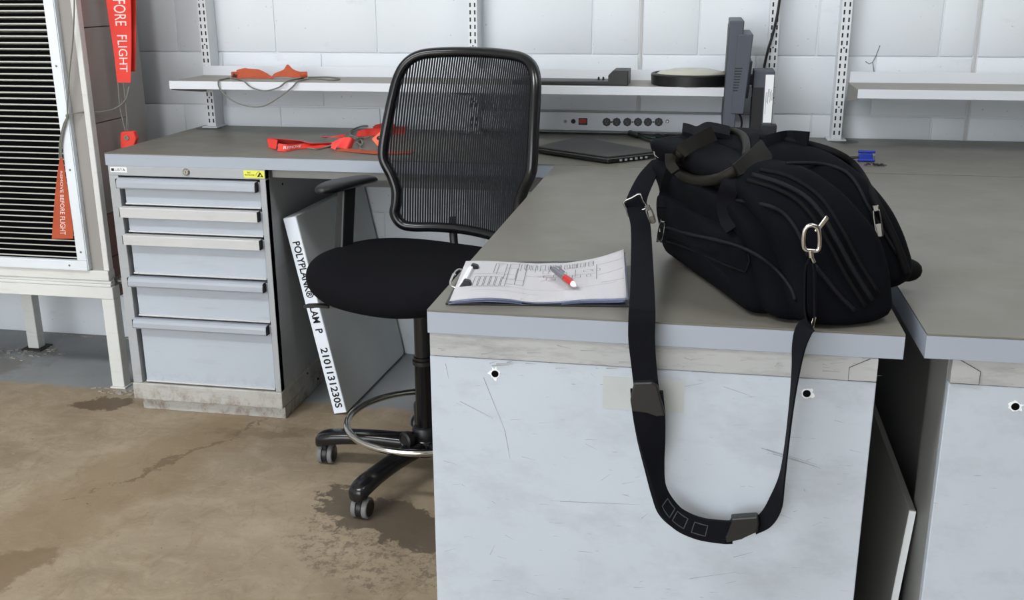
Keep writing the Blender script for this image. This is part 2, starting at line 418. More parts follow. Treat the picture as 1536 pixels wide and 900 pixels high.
# ------------------------------------------------------------------ workbenches
ZB, TB, YS, YF = .922, .0411, -.7314, -2.2254
def bench_top(name, label, x0, x1, y0, y1, loc_z=ZB, poly=None):
    t = thing(name, label, 'workbench', (0, 0, 0))
    P = poly or [(x0, y0), (x1, y0), (x1, y1), (x0, y1)]
    obj('bench_top', B().prism([(x, y, loc_z-.003) for x, y in P], (0, 0, .003)), 'top', t)
    obj('edge_band', B().prism([(x, y, loc_z-TB) for x, y in P], (0, 0, TB-.0035)), 'top_edge', t)
    return t
G_B = 'grey topped workbenches'
b1 = bench_top('workbench', 'long grey workbench along the wall with drawers at its end', 0, 2.302, YS, -.012)
b2 = bench_top('workbench', 'grey workbench against the wall behind the blue connector', 2.308, 3.9, YS-.002, -.012)
b3 = bench_top('workbench', 'grey workbench jutting out with clipboard and black bag on it', 1.512, 2.285, YF, YS-.008)
rl = at(1389, 506, 'z', ZB)
b4 = bench_top('workbench', 'bare grey workbench jutting out beside the black bag', 0, 0, 0, 0, ZB,
               [(2.319, YF+.012), (3.9, YF+.03), (3.9, YS-.010), (2.312, YS-.009)])
# hidden supports of the wall benches
obj('support_panel', B().box((1.44, -.66, 0), (1.47, -.05, ZB-TB)), 'pedestal', b1)
obj('back_apron', B().box((.58, -.045, .70), (2.29, -.02, ZB-TB)), 'pedestal', b1)
obj('front_rail', B().box((.575, -.70, ZB-TB-.03), (2.29, -.67, ZB-TB)), 'pedestal', b1)
obj('support_panel', B().box((3.85, -.66, 0), (3.88, -.05, ZB-TB)), 'pedestal', b2)
obj('support_panel', B().box((2.33, -.66, 0), (2.36, -.05, ZB-TB)), 'pedestal', b2)

def leg_front(par, x0, x1, yf, holes, side):
    """end panel of a bench: rail, painted panel, bolt holes with chipped paint"""
    zt = ZB-TB-.001
    obj('leg_panel', B().box((x0, yf, 0), (x1, yf+.018, .838), .0015), 'panel', par)
    r_ = obj('top_rail', B().box((x0+.001, yf-.0015, .839), (x1-.001, yf+.018, zt), .0012), 'rail', par)
    # corner bracket outline on the rail
    bx = x1-.045 if side > 0 else x0
    s_ = side
    xe = x1-.001 if side > 0 else x0+.001
    pts = [(xe, yf-.003, .840), (xe-s_*.043, yf-.003, .840), (xe-s_*.043, yf-.003, .862), (xe-s_*.012, yf-.003, .879), (xe, yf-.003, .879)]
    obj('corner_bracket', B().prism(pts, (0, .003, 0)), 'rail', r_)
    obj('bracket_outline', B().tube([Vector(p_)+Vector((0, -.0002, 0)) for p_ in pts[:4]], .0006, 5), 'edge_line', r_)
    for hx, hz in holes:
        h = obj('bolt_hole', B().cyl((hx, yf-.0012, hz), (hx, yf+.004, hz), .0062, 20), 'hole', par)
        bb = B()
        n = 22
        ring = []
        for k in range(n):
            a = 2*math.pi*k/n; rr = random.uniform(.0078, .0095) if random.random() < .8 else random.uniform(.010, .014)
            ring.append((hx+rr*math.cos(a), yf-.0006, hz+rr*math.sin(a)))
        bb.prism(ring, (0, .0006, 0)); obj('chipped_paint', bb, 'bare', h)
leg_front(b3, 1.5135, 2.2497, YF+.004, [(1.628, .812), (2.144, .812)], 1)
leg_front(b4, 2.362, 3.6, YF+.02, [(2.465, .806), (3.4, .806)], -1)
obj('pedestal', B().box((1.54, YF+.03, .02), (2.235, YS-.03, ZB-TB-.001)), 'pedestal', b3)
obj('panel_flange', B().box((2.362, YF+.04, 0), (2.38, YF+.16, ZB-TB-.001)), 'pedestal', b4)
obj('pedestal', B().box((2.395, YF+.04, .0), (3.58, YS-.03, ZB-TB-.001)), 'pedestal', b4)
# old tape and scuffs on the front panel
yf = YF+.004
a, b_ = at(905, 553, 'y', yf), at(1025, 627, 'y', yf)
obj('tape_patch', B().box((a.x, yf-.0005, b_.z+.008), (b_.x, yf, a.z-.012)), 'tape', b3)
sb = B()
def scratch(px0, py0, px1, py1, wd=.0007):
    p0, p1 = at(px0, py0, 'y', yf-.0004), at(px1, py1, 'y', yf-.0004); n = Vector((-(p1-p0).z, 0, (p1-p0).x)).normalized()*wd
    sb.quad(p0-n*.4, p1-n*.2, p1+n*.2, p0+n*.6)
for L_ in ((725, 566, 757, 645), (668, 545, 673, 568), (757, 645, 765, 688), (1142, 672, 1232, 703), (1150, 674, 1225, 697), (1160, 681, 1222, 699), (962, 778, 972, 770),
           (735, 832, 742, 818), (1000, 585, 1058, 574), (1085, 580, 1127, 594), (738, 752, 744, 756), (1035, 868, 1105, 858), (868, 827, 890, 829), (1100, 836, 1130, 828),
           (693, 727, 698, 730), (840, 752, 960, 757), (1206, 733, 1208, 738), (690, 602, 740, 628), (900, 577, 944, 574), (935, 742, 945, 745), (1190, 768, 1196, 766)):
    scratch(*L_)
for k in range(70):
    px, py = random.uniform(665, 1285), random.uniform(560, 895); l_ = random.uniform(4, 22); a = random.gauss(.05, .25)
    scratch(px, py, px+l_*math.cos(a), py+l_*math.sin(a), random.uniform(.0002, .0006))
obj('scratches', sb, 'ink_grey', b3, kind='stuff', recalc=False)
sb = B()
for k in range(60):
    px, py = random.uniform(655, 1310), random.uniform(512, 548); py += (px-640)*.03; l_ = random.uniform(4, 26); a = random.gauss(.0, .15)
    p0, p1 = at(px, py, 'y', YF+.002), at(px+l_, py+l_*a, 'y', YF+.002); h = Vector((0, 0, random.uniform(.0003, .0011)))
    sb.quad(p0-h, p1-h*.3, p1+h*.3, p0+h)
obj('scratches', sb, 'board_face', b3, kind='stuff', recalc=False)

# loose board standing in the gap
t = tag(obj('loose_board', B().prism([(2.307, -2.11, .001), (2.319, -2.11, 0), (2.358, -2.11, .561), (2.346, -2.11, .562)], (0, .92, 0), .0015), 'board_face'),
        'thin white edged board leaning in the gap between two benches', 'board')
obj('board_edge', B().prism([(2.3072, -2.1125, .001), (2.3188, -2.1125, 0), (2.3577, -2.1125, .560), (2.3463, -2.1125, .5605)], (0, .003, 0)), 'board_edge', t)

# ------------------------------------------------------------------ drawer cabinet
CX0, CX1, CY = .0075, .5635, -.733
t = thing('drawer_cabinet', 'grey metal drawer cabinet with five drawers under the bench end', 'cabinet', (0, 0, 0))
bb = B().box((CX0, CY+.002, .105), (CX0+.03, -.05, .88)).box((CX1-.02, CY+.002, .105), (CX1, -.05, .88)).box((CX0+.03, -.08, .105), (CX1-.02, -.05, .88)).box((CX0+.03, CY+.03, .105), (CX1-.02, -.08, .115))
obj('cabinet_body', bb, 'cab_frame', t)
obj('header', B().box((CX0, CY, .848), (CX1, CY+.03, .8805), .002), 'cab_frame', t)
for x0, x1 in ((CX0, CX0+.034), (CX1-.02, CX1)):
    obj('corner_post', B().box((x0, CY, .108), (x1, CY+.03, .8475), .0015), 'cab_frame', t)
obj('base', B().box((CX0-.003, CY-.004, .0455), (CX1+.002, -.05, .1075), .004), 'cab_base', t)
obj('plinth', B().box((CX0+.014, CY+.022, 0), (CX1+.0, -.05, .0448), .002), 'cab_base', t)
x0, x1 = CX0+.048, CX1-.025
for fz0, fz1, hz0, hz1, kind in ((.750, .804, .806, .842, 'alu'), (.655, .706, .708, .744, 'pale'), (.508, .612, .614, .649, 'pale'), (.357, .464, .466, .501, 'alu'), (.113, .314, .316, .351, 'alu')):
    d = obj('drawer', B().box((x0, CY+.008, fz0), (x1+.002, CY+.5, hz1-.004), .002), 'cab', t)
    obj('drawer_lip', B().box((x0, CY+.002, fz0), (x1+.002, CY+.0085, fz0+.006), .0015), 'pale_strip', d)
    hx0, hx1 = x0-.012, x1-.006
    if kind == 'alu':
        pr = [(hx0, CY+.006, hz1), (hx0, CY-.010, hz1-.0005), (hx0, CY-.017, hz1-.006), (hx0, CY-.020, hz1-.014), (hx0, CY-.021, hz0+.006), (hx0, CY-.018, hz0+.001), (hx0, CY-.008, hz0), (hx0, CY+.006, hz0)]
    else:
        pr = [(hx0, CY+.006, hz1), (hx0, CY-.018, hz1-.001), (hx0, CY-.019, hz1-.004), (hx0, CY-.018, hz0+.001), (hx0, CY-.010, hz0), (hx0, CY+.006, hz0)]
    h = obj('handle', B().prism(pr, (hx1-hx0, 0, 0)), 'alu' if kind == 'alu' else 'pale_strip', d)
    for ex in (hx0-.003, hx1+.0002):
        obj('handle_cap', B().box((ex, CY-.019, hz0+.002), (ex+.0028, CY+.004, hz1-.002), .001), 'black', h)
cx_, cz_ = .289, .8665
lk = obj('lock', B().lathe([(.012, 0), (.012, .004), (.010, .006), (.008, .006)], (cx_, CY+.001, cz_), (0, -1, 0), 24), 'steel_dark', t, smooth=True)
obj('keyhole', B().lathe([(.0065, 0), (.0065, .0008)], (cx_, CY-.005, cz_), (0, -1, 0), 20), 'chrome', lk)
obj('keyhole', B().box((cx_-.001, CY-.0064, cz_-.004), (cx_+.001, CY-.0058, cz_+.004)), 'black', lk)
lb = obj('maker_label', B().box((.016, CY-.001, .859), (.076, CY, .876), .0003), 'white_plastic', t)
F_ = lambda ox, oz: (lambda x, y, z: Vector((ox+x, CY-.0014-z, oz+y)))
obj('label_mark', B().box((.020, CY-.0014, .863), (.030, CY-.0009, .872)), 'ink', lb)
text('lettering', 'LISTA', .0125, F_(.033, .8672), 'ink', lb, .038)
lb = obj('warning_label', B().box((.490, CY-.001, .853), (.562, CY, .8775), .0003), 'yellow', t)
text('lettering', 'ESD', .0065, F_(.504, .870), 'ink', lb)
text('lettering', 'PROTECTED', .0055, F_(.494, .8625), 'ink', lb, .034)
obj('warning_symbol', B().prism([(.536, CY-.0014, .857), (.558, CY-.0014, .857), (.547, CY-.0014, .873)], (0, .0005, 0)), 'ink', lb)
obj('warning_symbol', B().prism([(.545, CY-.0017, .858), (.552, CY-.0017, .8605), (.549, CY-.0017, .866), (.5465, CY-.0017, .863)], (0, .0004, 0)), 'yellow', lb)
obj('warning_symbol', B().tube([(.547+.0145*math.cos(a_), CY-.0014, .860+.0145*math.sin(a_)) for a_ in [R(95+8*i) for i in range(11)]], .0006, 5), 'ink', lb)
for y_, z_ in ((-.60, .81), (-.35, .17), (-.5, .09), (-.40, .03)):
    obj('bolt_hole', B().cyl((CX1-.001, y_, z_), (CX1+.0012+(.002 if z_ < .1 else 0), y_, z_), .004, 10), 'hole', t)

# ------------------------------------------------------------------ foam plank leaning on the cabinet
th = .049; hL = .715; ang = math.atan2(.14, .70)
ux = Vector((-math.sin(ang), 0, math.cos(ang))); nx = Vector((math.cos(ang), 0, math.sin(ang)))
o0 = Vector((.716, -.645, 0))
P = [o0, o0+nx*th, o0+nx*th+ux*hL, o0+ux*hL]
for p_ in P: p_.z += .001
back = Vector((.028, .622, 0))
fo = tag(obj('foam_plank', B().prism(P, back, .003), 'foam_shade'), 'thick white foam plank with black lettering leaning on the cabinet side', 'foam board')
obj('cut_edge', B().prism([p_+Vector((0, -.0015, 0)) for p_ in (P[0]+nx*.002+ux*.002, P[1]-nx*.002+ux*.002, P[2]-nx*.002-ux*.002, P[3]+nx*.002-ux*.002)], (0, .003, 0)), 'foam', fo)
def ff(s0): return lambda x, y, z: o0 + nx*(th*.5+y) + ux*(hL-s0-x) + Vector((0, -.0022-z, 0))
for body, s0, wd in (('POLYPLANK®', .085, .20), ('LAM', .318, .058), ('P', .398, .016), ('2101131230S', .468, .225)):
    text('lettering', body, .036, ff(s0), 'ink', fo, wd, bold=.0007)

# ------------------------------------------------------------------ louvred unit on its stand
UY = -.55
st = thing('steel_stand', 'white painted steel stand carrying the louvred unit', 'stand', (0, 0, 0))
for nm, (x0, y0) in (('leg', (-.198, UY)), ('leg', (-.198, -.215)), ('leg', (-.785, -.215)), ('leg', (-1.33, UY)), ('leg', (-1.33, -.215))):
    l_ = obj('leg', B().box((x0, y0, .006), (x0+.05, y0+.045, .352), .003), 'white_metal', st)
    pw_ = .02 if y0 > -.4 else .006
    obj('foot_plate', B().box((x0-pw_, y0-pw_, 0), (x0+.05+pw_, y0+.045+pw_, .006), .001), 'debris_dark' if y0 > -.4 else 'white_metal', l_)
obj('front_rail', B().box((-1.34, UY-.004, .352), (-.146, UY+.045, .398), .003), 'white_metal', st)
obj('back_rail', B().box((-1.34, -.22, .352), (-.146, -.17, .398), .003), 'white_metal', st)
obj('side_rail', B().box((-.192, UY+.045, .352), (-.146, -.22, .398), .003), 'brown', st)
obj('rail_lip', B().box((-1.34, UY-.006, .3985), (-.150, UY+.03, .409), .002), 'white_metal', st)
obj('rail_lip', B().box((-1.34, UY+.002, .4095), (-.152, UY+.03, .420), .002), 'white_metal', st)
ln = obj('latch', B().cyl((-.146, UY+.03, .415), (-.122, UY+.03, .415), .006, 10).cyl((-.128, UY+.03, .404), (-.128, UY+.03, .428), .004, 8).box((-.147, UY+.01, .40), (-.143, UY+.06, .43)), 'steel_dark', st)

un = thing('louvred_unit', 'tall air unit with black louvres and bright aluminium front frame', 'air unit', (0, 0, 0))
obj('back_box', B().box((-1.30, UY+.05, .46), (-.27, -.19, 1.95)), 'black_void', un)
obj('top_panel', B().box((-1.34, UY+.02, 1.951), (-.16, -.17, 1.98)), 'grey_side', un)
obj('sill', B().box((-1.34, UY-.004, .4215), (-.155, UY+.04, .4585), .003), 'white_metal', un)
obj('corner_post', B().box((-.174, UY+.0, .459), (-.152, UY+.03, 1.95), .003), 'white_metal', un)
obj('front_return', B().box((-.2255, UY+.010, .459), (-.1745, UY+.03, 1.95)), 'grey_side', un)
fr = obj('front_frame', B().box((-1.30, UY-.014, .4595), (-.229, UY+.006, .496), .002).box((-.266, UY-.0142, .4965), (-.229, UY+.006, 1.95), .002).box((-.229, UY-.010, .462), (-.2265, UY+.012, 1.95)), 'alu_frame', un)
for sx, sz in ((-.247, 1.19), (-.247, .83), (-.247, .53), (-.30, .478), (-.62, .478)):
    obj('screw', B().lathe([(.004, 0), (.004, .001), (.002, .002)], (sx, UY-.0142, sz), (0, -1, 0), 10), 'steel_dark', fr)
n_s = 60
slat_me = None
tl = R(13)
for k in range(n_s):
    z = .503+k*.0212
    if z > 1.72: break
    if slat_me is None:
        prof = []
        L_ = .034
        for u_, v_ in ((0, -.0022), (0, .0022), (L_, .0008), (L_, -.0008)):
            prof.append((-1.30, u_*math.cos(tl)+v_*math.sin(tl)*0, -u_*math.sin(tl)+v_))
        s_ = obj('slat', B().prism(prof, (1.033, 0, 0)), 'louvre', un); slat_me = s_.data
    else:
        s_ = bpy.data.objects.new('slat', slat_me); COL.objects.link(s_); s_.parent = un
    s_.location = (0, UY+.004, z)
    s_.rotation_euler = (R(random.gauss(0, 1.2)), R(random.gauss(0, .08)), 0)
zz = [.400, .50, .66, .987, 1.315, 1.95]
for i in range(5):
    z0, z1 = zz[i], zz[i+1]
    mt = 'brown' if i < 2 else 'taupe'
    obj('side_panel', B().box((-.20, UY+.0315, z0+.0015), (-.163+random.uniform(0, .001), -.168, z1-.0015), .0015), mt, un)
obj('side_flange', B().box((-.1625, -.30, .915), (-.1595, -.168, 1.95)), 'grey_side', un)

# grit around the stand feet
db = B()
for cx_, cy_, s_, n in ((-.17, -.57, .05, 40), (-.74, -.24, .07, 50), (-.95, -.33, .12, 70), (-.6, -.02, .3, 60)):
    for k in range(n):
        x, y = random.gauss(cx_, s_), random.gauss(cy_, s_*.4 if s_ < .2 else .006); r_ = random.uniform(.002, .010)
        if -.21 < x < -.13 and -.56 < y < -.49: continue
        if y > -.005: y = -.006
        db.box((x-r_, y-r_*.6, 0), (x+r_, y+r_*.6, r_*random.uniform(.2, .5)))
o = obj('debris', db, 'debris', kind='stuff'); o['label'] = 'pale grit and paint flakes on the floor around the stand feet'; o['category'] = 'debris'

# ------------------------------------------------------------------ wall standards
SD = .075
def standard(x, zb_, zt_, wv, label, plate=True):
    t = thing('wall_standard', label, 'shelf standard', (x, 0, 0), 0, None)
    wd = .017
    obj('channel', B().box((-wd, -SD, zb_), (wd, -.001, zt_), .0015), 'standard', t)
    bb = B(); z = zb_+.014; k = 0
    while z < min(zt_, 1.62):
        for sx in (-.0085, .0085):
            bb.box((sx-.0026, -SD-.0006, z), (sx+.0026, -SD+.0002, z+.0145))
        z += .0254; k += 1
    obj('slots', bb, 'slot', t, kind='stuff')
    for z in [zb_+.11+.2*i for i in range(3)]:
        if z < zt_: obj('screw', B().cyl((0, -SD+.0002, z), (0, -SD-.0012, z), .0028, 8), 'slot', t)
    if plate:
        obj('foot_plate', B().box((-.032, -SD-.02, zb_-.0045), (.032, -.001, zb_-.0002), .0008), 'standard', t)
    return t
zB = ZB+.005
standard(at(310, 100, 'y', -SD).x, zB, 1.75, 0, 'white slotted wall standard holding the left end of the long shelf')
standard(at(709, 40, 'y', -SD).x, zB, 1.75, 0, 'white slotted wall standard rising behind the office chair')
standard(at(1161, 50, 'y', -SD).x, zB, 1.75, 0, 'white slotted wall standard rising behind the monitor')
standard(at(1264, 95, 'y', -SD).x, zB, 1.75, 0, 'white slotted wall standard at the end of the short shelf')
# dark flat rubber bits under the standards
for x, lab in ((.04, 'dark rubber pad under the leftmost wall standard'), (2.410, 'dark rubber pad under the rightmost wall standard')):
    tag(obj('rubber_pad', B().lathe([(.045, 0), (.05, .0003), (.045, .0006)], (0, 0, 0), (0, 0, 1), 18), 'black'), lab, 'pad').location = (x+.02, -.10, ZB)

# ------------------------------------------------------------------ shelves
def shelf(x0, x1, label, brs):
    t = thing('wall_shelf', label, 'shelf', (0, 0, 0))
    yb, yf_, zt = -.079, -.345, 1.122
    obj('shelf_deck', B().box((x0, yf_+.004, zt-.004), (x1, yb, zt)), 'shelf', t)
    obj('front_lip', B().box((x0, yf_, zt-.027), (x1, yf_+.0038, zt+.0015), .001), 'shelf_lip', t)
    obj('back_flange', B().box((x0+.005, yb+.0002, zt-.004), (x1, yb+.003, zt+.036), .0008), 'shelf_lip', t)
    for bx in brs:
        pts = [(bx, yb+.004, zt-.005), (bx, yf_+.004, zt-.005), (bx, yf_+.004, zt-.031), (bx, yb-.03, zt-.060), (bx, yb+.004, zt-.062)]
        obj('shelf_bracket', B().prism(pts, (.004, 0, 0)), 'shelf', t)
    return t
shelf(.046, 2.176, 'long grey wall shelf carrying a streamer, a black device and a round disc', (.048, 1.10, 2.168))
shelf(2.43, 3.8, 'empty grey wall shelf with white lip right of the monitor', (2.431, 3.7))

# ------------------------------------------------------------------ power strip
t = thing('power_strip', 'grey wall power strip with six black sockets above the laptop', 'power strip', (0, 0, 0))
PY = -.055
obj('strip_body', B().box((1.122, PY, .936), (2.150, -.001, 1.0), .003), 'strip', t)
obj('strip_lip', B().box((1.122, PY+.006, 1.0005), (2.150, -.001, 1.004)).box((1.122, PY+.01, .931), (2.15, -.001, .9355)), 'pedestal', t)
for px in (910, 925, 941, 957, 972, 988):
    c = at(px, 183, 'y', PY)
    k = obj('socket', B().lathe([(.0158, 0), (.0158, .002), (.0148, .003)], (c.x, PY+.0005, c.z), (0, -1, 0), 8), 'black', t)
    obj('socket_slot', B().box((c.x-.005, PY-.0031, c.z-.001), (c.x-.0038, PY-.0026, c.z+.007)).box((c.x+.0038, PY-.0031, c.z-.001), (c.x+.005, PY-.0026, c.z+.006)).cyl((c.x, PY-.0031, c.z-.006), (c.x, PY-.0026, c.z-.006), .0022, 8), 'ink_grey', k)
for px in (917.5, 949, 980):
    c = at(px, 183, 'y', PY); obj('screw', B().cyl((c.x, PY+.0005, c.z), (c.x, PY-.001, c.z), .003, 10), 'black', t)
for px, r_, mt in ((848, .0055, 'steel_dark'), (860, .0085, 'black'), (1001, .0065, 'chrome')):
    c = at(px, 182, 'y', PY); obj('fuse_button' if mt == 'black' else 'screw', B().lathe([(r_, 0), (r_, .002), (r_*.6, .004)], (c.x, PY+.0005, c.z), (0, -1, 0), 16), mt, t)
c0, c1 = at(868, 177, 'y', PY), at(881, 187.5, 'y', PY)
sw = obj('switch', B().box((c0.x, PY-.003, c1.z), (c1.x, PY+.001, c0.z), .001), 'black', t)
obj('rocker', B().box((c0.x+.003, PY-.006, c1.z+.007), (c1.x-.004, PY-.002, c0.z-.003), .001), 'red_led', sw)

# ------------------------------------------------------------------ things on the long shelf
ZS = 1.1222
t = thing('docking_station', 'flat black device with raised right end on the long shelf', 'device', (0, 0, ZS))
a = at(912, 129, 'z', ZS); y0 = -.305
xl, xm, xr = 1.30, at(912, 126, 'y', y0).x, at(942, 126, 'y', y0).x
obj('deck', B().box((xl, y0, 0), (xm+.004, -.20, .014), .003), 'black', t)
obj('raised_end', B().prism([(xm, y0, 0), (xr, y0, 0), (xr, y0, .050), (xm+.016, y0, .050), (xm, y0, .034)], (0, .12, 0), .002), 'black', t)
for px in (898, 905): 
    x_ = at(px, 118, 'y', -.25).x; obj('latch_pin', B().cyl((x_, -.25, .014), (x_, -.25, .024), .004, 8, .003), 'black', t)
obj('top_slot', B().box((xm+.03, y0+.06, .050), (xm+.058, y0+.075, .0505)), 'slot', t)

ctr = at(1037, 121, 'y', -.20); cx_ = ctr.x
t = thing('wall_clock', 'round black rimmed disc with pale domed face lying on the long shelf', 'clock', (cx_, -.215, ZS))
RR = .137
obj('rim', B().lathe([(RR-.012, 0), (RR-.002, .003), (RR, .034), (RR-.004, .038), (RR-.012, .039), (RR-.014, .022)], n=48, cap=False), 'black', t, smooth=True)
obj('dial', B().lathe([(0.0001, .004), (RR-.013, .004), (RR-.013, .032), (RR-.03, .042), (RR-.07, .050), (.0001, .053)], n=48), 'glass_dome', t, smooth=True)
# ------------------------------------------------------------------ streamers
def mk_ribbon(name, ctrl, mat, parent, n=8, th=.0015):
    """ctrl: list of (point, half width vector)"""
    P = cat([c[0] for c in ctrl], n); W = cat([c[1] for c in ctrl], n)
    return obj(name, B().ribbon(P, W, th), mat, parent, smooth='all' if False else True), P, W
def on_ribbon(P, W, lift=.0012, sgn=1):
    L = [0]
    for a, b in zip(P, P[1:]): L.append(L[-1]+(b-a).length)
    def f(x, y, z, half):
        x = min(max(x, 0), L[-1]-1e-6); i = 0
        while L[i+1] < x: i += 1
        t = (x-L[i])/(L[i+1]-L[i]); p = P[i].lerp(P[i+1], t); wv = W[i].lerp(W[i+1], t)
        n_ = (P[i+1]-P[i]).cross(wv).normalized()*sgn
        return p + wv*(y/half) + n_*(lift+z)
    return f, L[-1]

# red one hanging beside the unit
hy = -.44
t = thing('warning_streamer', 'red warning streamer hanging beside the louvred unit with white lettering', 'streamer', (0, 0, 0), 0, 'warning streamers')
def hang(px, py, y=hy): return at(px, py, 'y', y)
def hw(pl, pr, py, y=hy, dy=0):
    a, b = at(pl, py, 'y', y), at(pr, py, 'y', y+dy); return ((a+b)/2, (b-a)/2)
o, P, W = mk_ribbon('streamer_cloth', [hw(150, 192, -60), hw(159, 196, 0), hw(165, 197, 40, dy=.01), hw(171, 197, 80, dy=.008), hw(176, 196, 124)], 'red_flag', t)
f, L = on_ribbon(P, W, .0012, -1 if (P[1]-P[0]).cross(W[0]).y > 0 else 1)
x_of = lambda py: (hang(175, -60)-hang(175, py)).length
hwid = W[len(W)//2].length
sgn = 1
text('lettering', 'FORE', .055, lambda x, y, z: f(x_of(-1)+x, y, z, hwid), 'ink_white', t, x_of(38)-x_of(-1), cuts=1)
text('lettering', 'FLIGHT', .055, lambda x, y, z: f(x_of(52)+x, y, z, hwid), 'ink_white', t, x_of(107)-x_of(52), cuts=1)
mk_ribbon('streamer_fold', [hw(188, 203, -60, hy+.03), hw(190, 204, 20, hy+.03), hw(192, 204, 70, hy+.03), hw(191, 203, 107, hy+.03)], 'red_flag', t)
obj('cord', B().tube(cat([hang(177, 122), hang(180, 160), hang(188, 196)], 6), .0022, 6), 'cord', t)
obj('cord', B().tube(cat([hang(185, 122), hang(189, 160), hang(191, 196)], 6), .0022, 6), 'cord', t)
fb = [hang(181, 198), hang(200, 197), hang(204, 208), hang(200, 221), hang(181, 222), hang(180, 208)]
k = obj('fob', B().prism(fb, (0, .022, 0), .003), 'red_flag', t)
c = hang(190, 207, hy-.001); obj('eyelet', B().lathe([(.009, 0), (.009, .002), (.0045, .002), (.004, .0005)], c, (0, -1, 0), 16), 'steel_dark', k)

# orange one hanging in front of the louvres, and its cord
t = thing('warning_streamer', 'small orange warning streamer hanging in front of the black louvres', 'streamer', (0, 0, 0), 0, 'warning streamers')
oy = UY-.022
o, P, W = mk_ribbon('streamer_cloth', [hw(90, 94, 236, oy), hw(86, 98, 262, oy, .006), hw(82, 104, 300, oy, .008), hw(79, 109, 340, oy, .006), hw(78, 110, 358, oy, .004)], 'orange_flag', t)
sg = -1 if (P[1]-P[0]).cross(W[0]).y > 0 else 1
f, L = on_ribbon(P, W, .0012, sg)
wv = max(x.length for x in W)
text('lettering', 'REMOVE BEFORE FLIGHT', .032, lambda x, y, z: f(.05+x, y, z, wv), 'ink_white', t, L-.065, cuts=1)
obj('cord', B().tube(cat([hang(92, 238, oy), hang(92, 215, oy), hang(96, 192, oy), hang(102, 176, oy)], 6), .003, 6), 'cord', t)
obj('cord', B().tube(cat([hang(89, 238, oy), hang(90, 212, oy), hang(95, 188, oy), hang(101, 174, oy), hang(101, 160, oy), hang(104, 110, oy), hang(110, 50, oy), hang(112, -30, oy)], 6), .0026, 6), 'cord', t)
obj('cord', B().tube(cat([hang(101, 172, oy), hang(125, 168, oy+.03), hang(150, 168, oy+.07), hang(172, 163, hy-.012), hang(188, 150, hy-.008), hang(194, 130, hy-.005)], 6), .0026, 6), 'cord', t)
obj('cord_knot', B().sphere(hang(101, 174, oy), .0065, (1, 1, 1.2), 10), 'cord', t)

# streamer on the shelf
def sp(px, py, z): return at(px, py, 'z', z)
t = thing('warning_streamer', 'crumpled orange streamer with trailing grey cord lying on the long shelf', 'streamer', (0, 0, 0), 0, 'warning streamers')
ys_ = -.21
def S(px, py, dx, dy, dz, y=ys_): return (at(px, py, 'y', y), Vector((dx, dy, dz)))
mk_ribbon('streamer_cloth', [S(354, 112, 0, .008, .016), S(364, 110, .004, .010, .018), S(372, 110, .0, .012, .016), S(388, 111, 0, .008, .015), S(398, 114, 0, .016, .008), S(404, 116, .004, .012, .003),
    S(410, 114, .0, .014, .008), S(420, 110, .010, .010, .012), S(430, 106, .004, .003, .022), S(440, 110, -.004, .010, .014), S(448, 112, .0, .014, .009), S(456, 112, .006, .01, .008)], 'orange_flag', t, 6)
for q_, r_ in (((352, 112), .011), ((455, 112), .011)):
    c = at(*q_, 'y', ys_+.004); obj('rolled_end', B().cyl((c.x-.01, c.y-.004, max(c.z, ZS+r_)), (c.x+.014, c.y+.004, max(c.z, ZS+r_)), r_, 14), 'orange_flag', t)
c = at(352, 113, 'y', ys_-.010); obj('eyelet', B().lathe([(.007, 0), (.007, .002), (.004, .002)], c, (-.5, -1, .1), 14), 'steel_dark', t)
fy = -.352
def lip(px): p_ = at(px, 124, 'y', -.349); p_.z = ZS+.0045; return p_
cordp = [at(456, 117, 'z', ZS+.003), at(442, 119, 'z', ZS+.003), lip(430), at(418, 131, 'y', fy), at(400, 136, 'y', fy-.003), at(385, 134, 'y', fy-.002), at(374, 129, 'y', fy), lip(366), at(358, 119, 'z', ZS+.003), at(345, 117, 'z', ZS+.003), at(334, 119, 'z', ZS+.003), lip(328), at(329, 132, 'y', fy),
         at(338, 143, 'y', fy-.003), at(355, 154, 'y', fy-.004), at(378, 160, 'y', fy-.004), at(398, 158, 'y', fy-.004), at(420, 145, 'y', fy-.003), at(438, 131, 'y', fy-.001), lip(446), at(454, 120, 'z', ZS+.003), at(470, 118, 'z', ZS+.003), at(500, 120, 'z', ZS+.003), at(509, 117.5, 'z', ZS+.003), at(490, 115.5, 'z', ZS+.003), at(462, 116, 'z', ZS+.003)]
obj('cord', B().tube(cat(cordp, 6), .0026, 6), 'cord', t)

# streamers on the bench
zt = ZB
t = thing('warning_streamer', 'folded red streamer lying on the bench left of the chair back', 'streamer', (0, 0, 0), 0, 'warning streamers')
def D(px, py, hgt, dx, dy, dz):
    p_ = at(px, py, 'z', zt+hgt); return (p_, Vector((dx, dy, dz)))
mk_ribbon('streamer_cloth', [D(415, 217, .018, 0, .010, .014), D(406, 215, .016, .0, .006, .015), D(402, 214, .016, -.004, .0, .014), D(408, 212, .014, 0, -.01, .012), D(425, 213, .018, 0, -.014, .012), D(440, 214, .018, 0, -.016, .012), D(455, 214, .016, 0, -.020, .009), D(470, 216, .012, 0, -.024, .006), D(490, 215, .010, 0, -.024, .004), D(505, 215, .012, 0, -.02, .006)], 'red_flag', t, 6)
o, P, W = mk_ribbon('streamer_cloth', [D(417, 221, .014, 0, .006, .012), D(430, 222, .012, 0, .006, .011), D(446, 220, .010, 0, .010, .008), D(460, 219, .008, 0, .016, .006), D(480, 219, .006, 0, .02, .004), D(498, 218, .005, 0, .02, .002)], 'red_flag', t, 6)
f, L = on_ribbon(P, W, .0012, -1 if (P[1]-P[0]).cross(W[0]).y > 0 else 1)
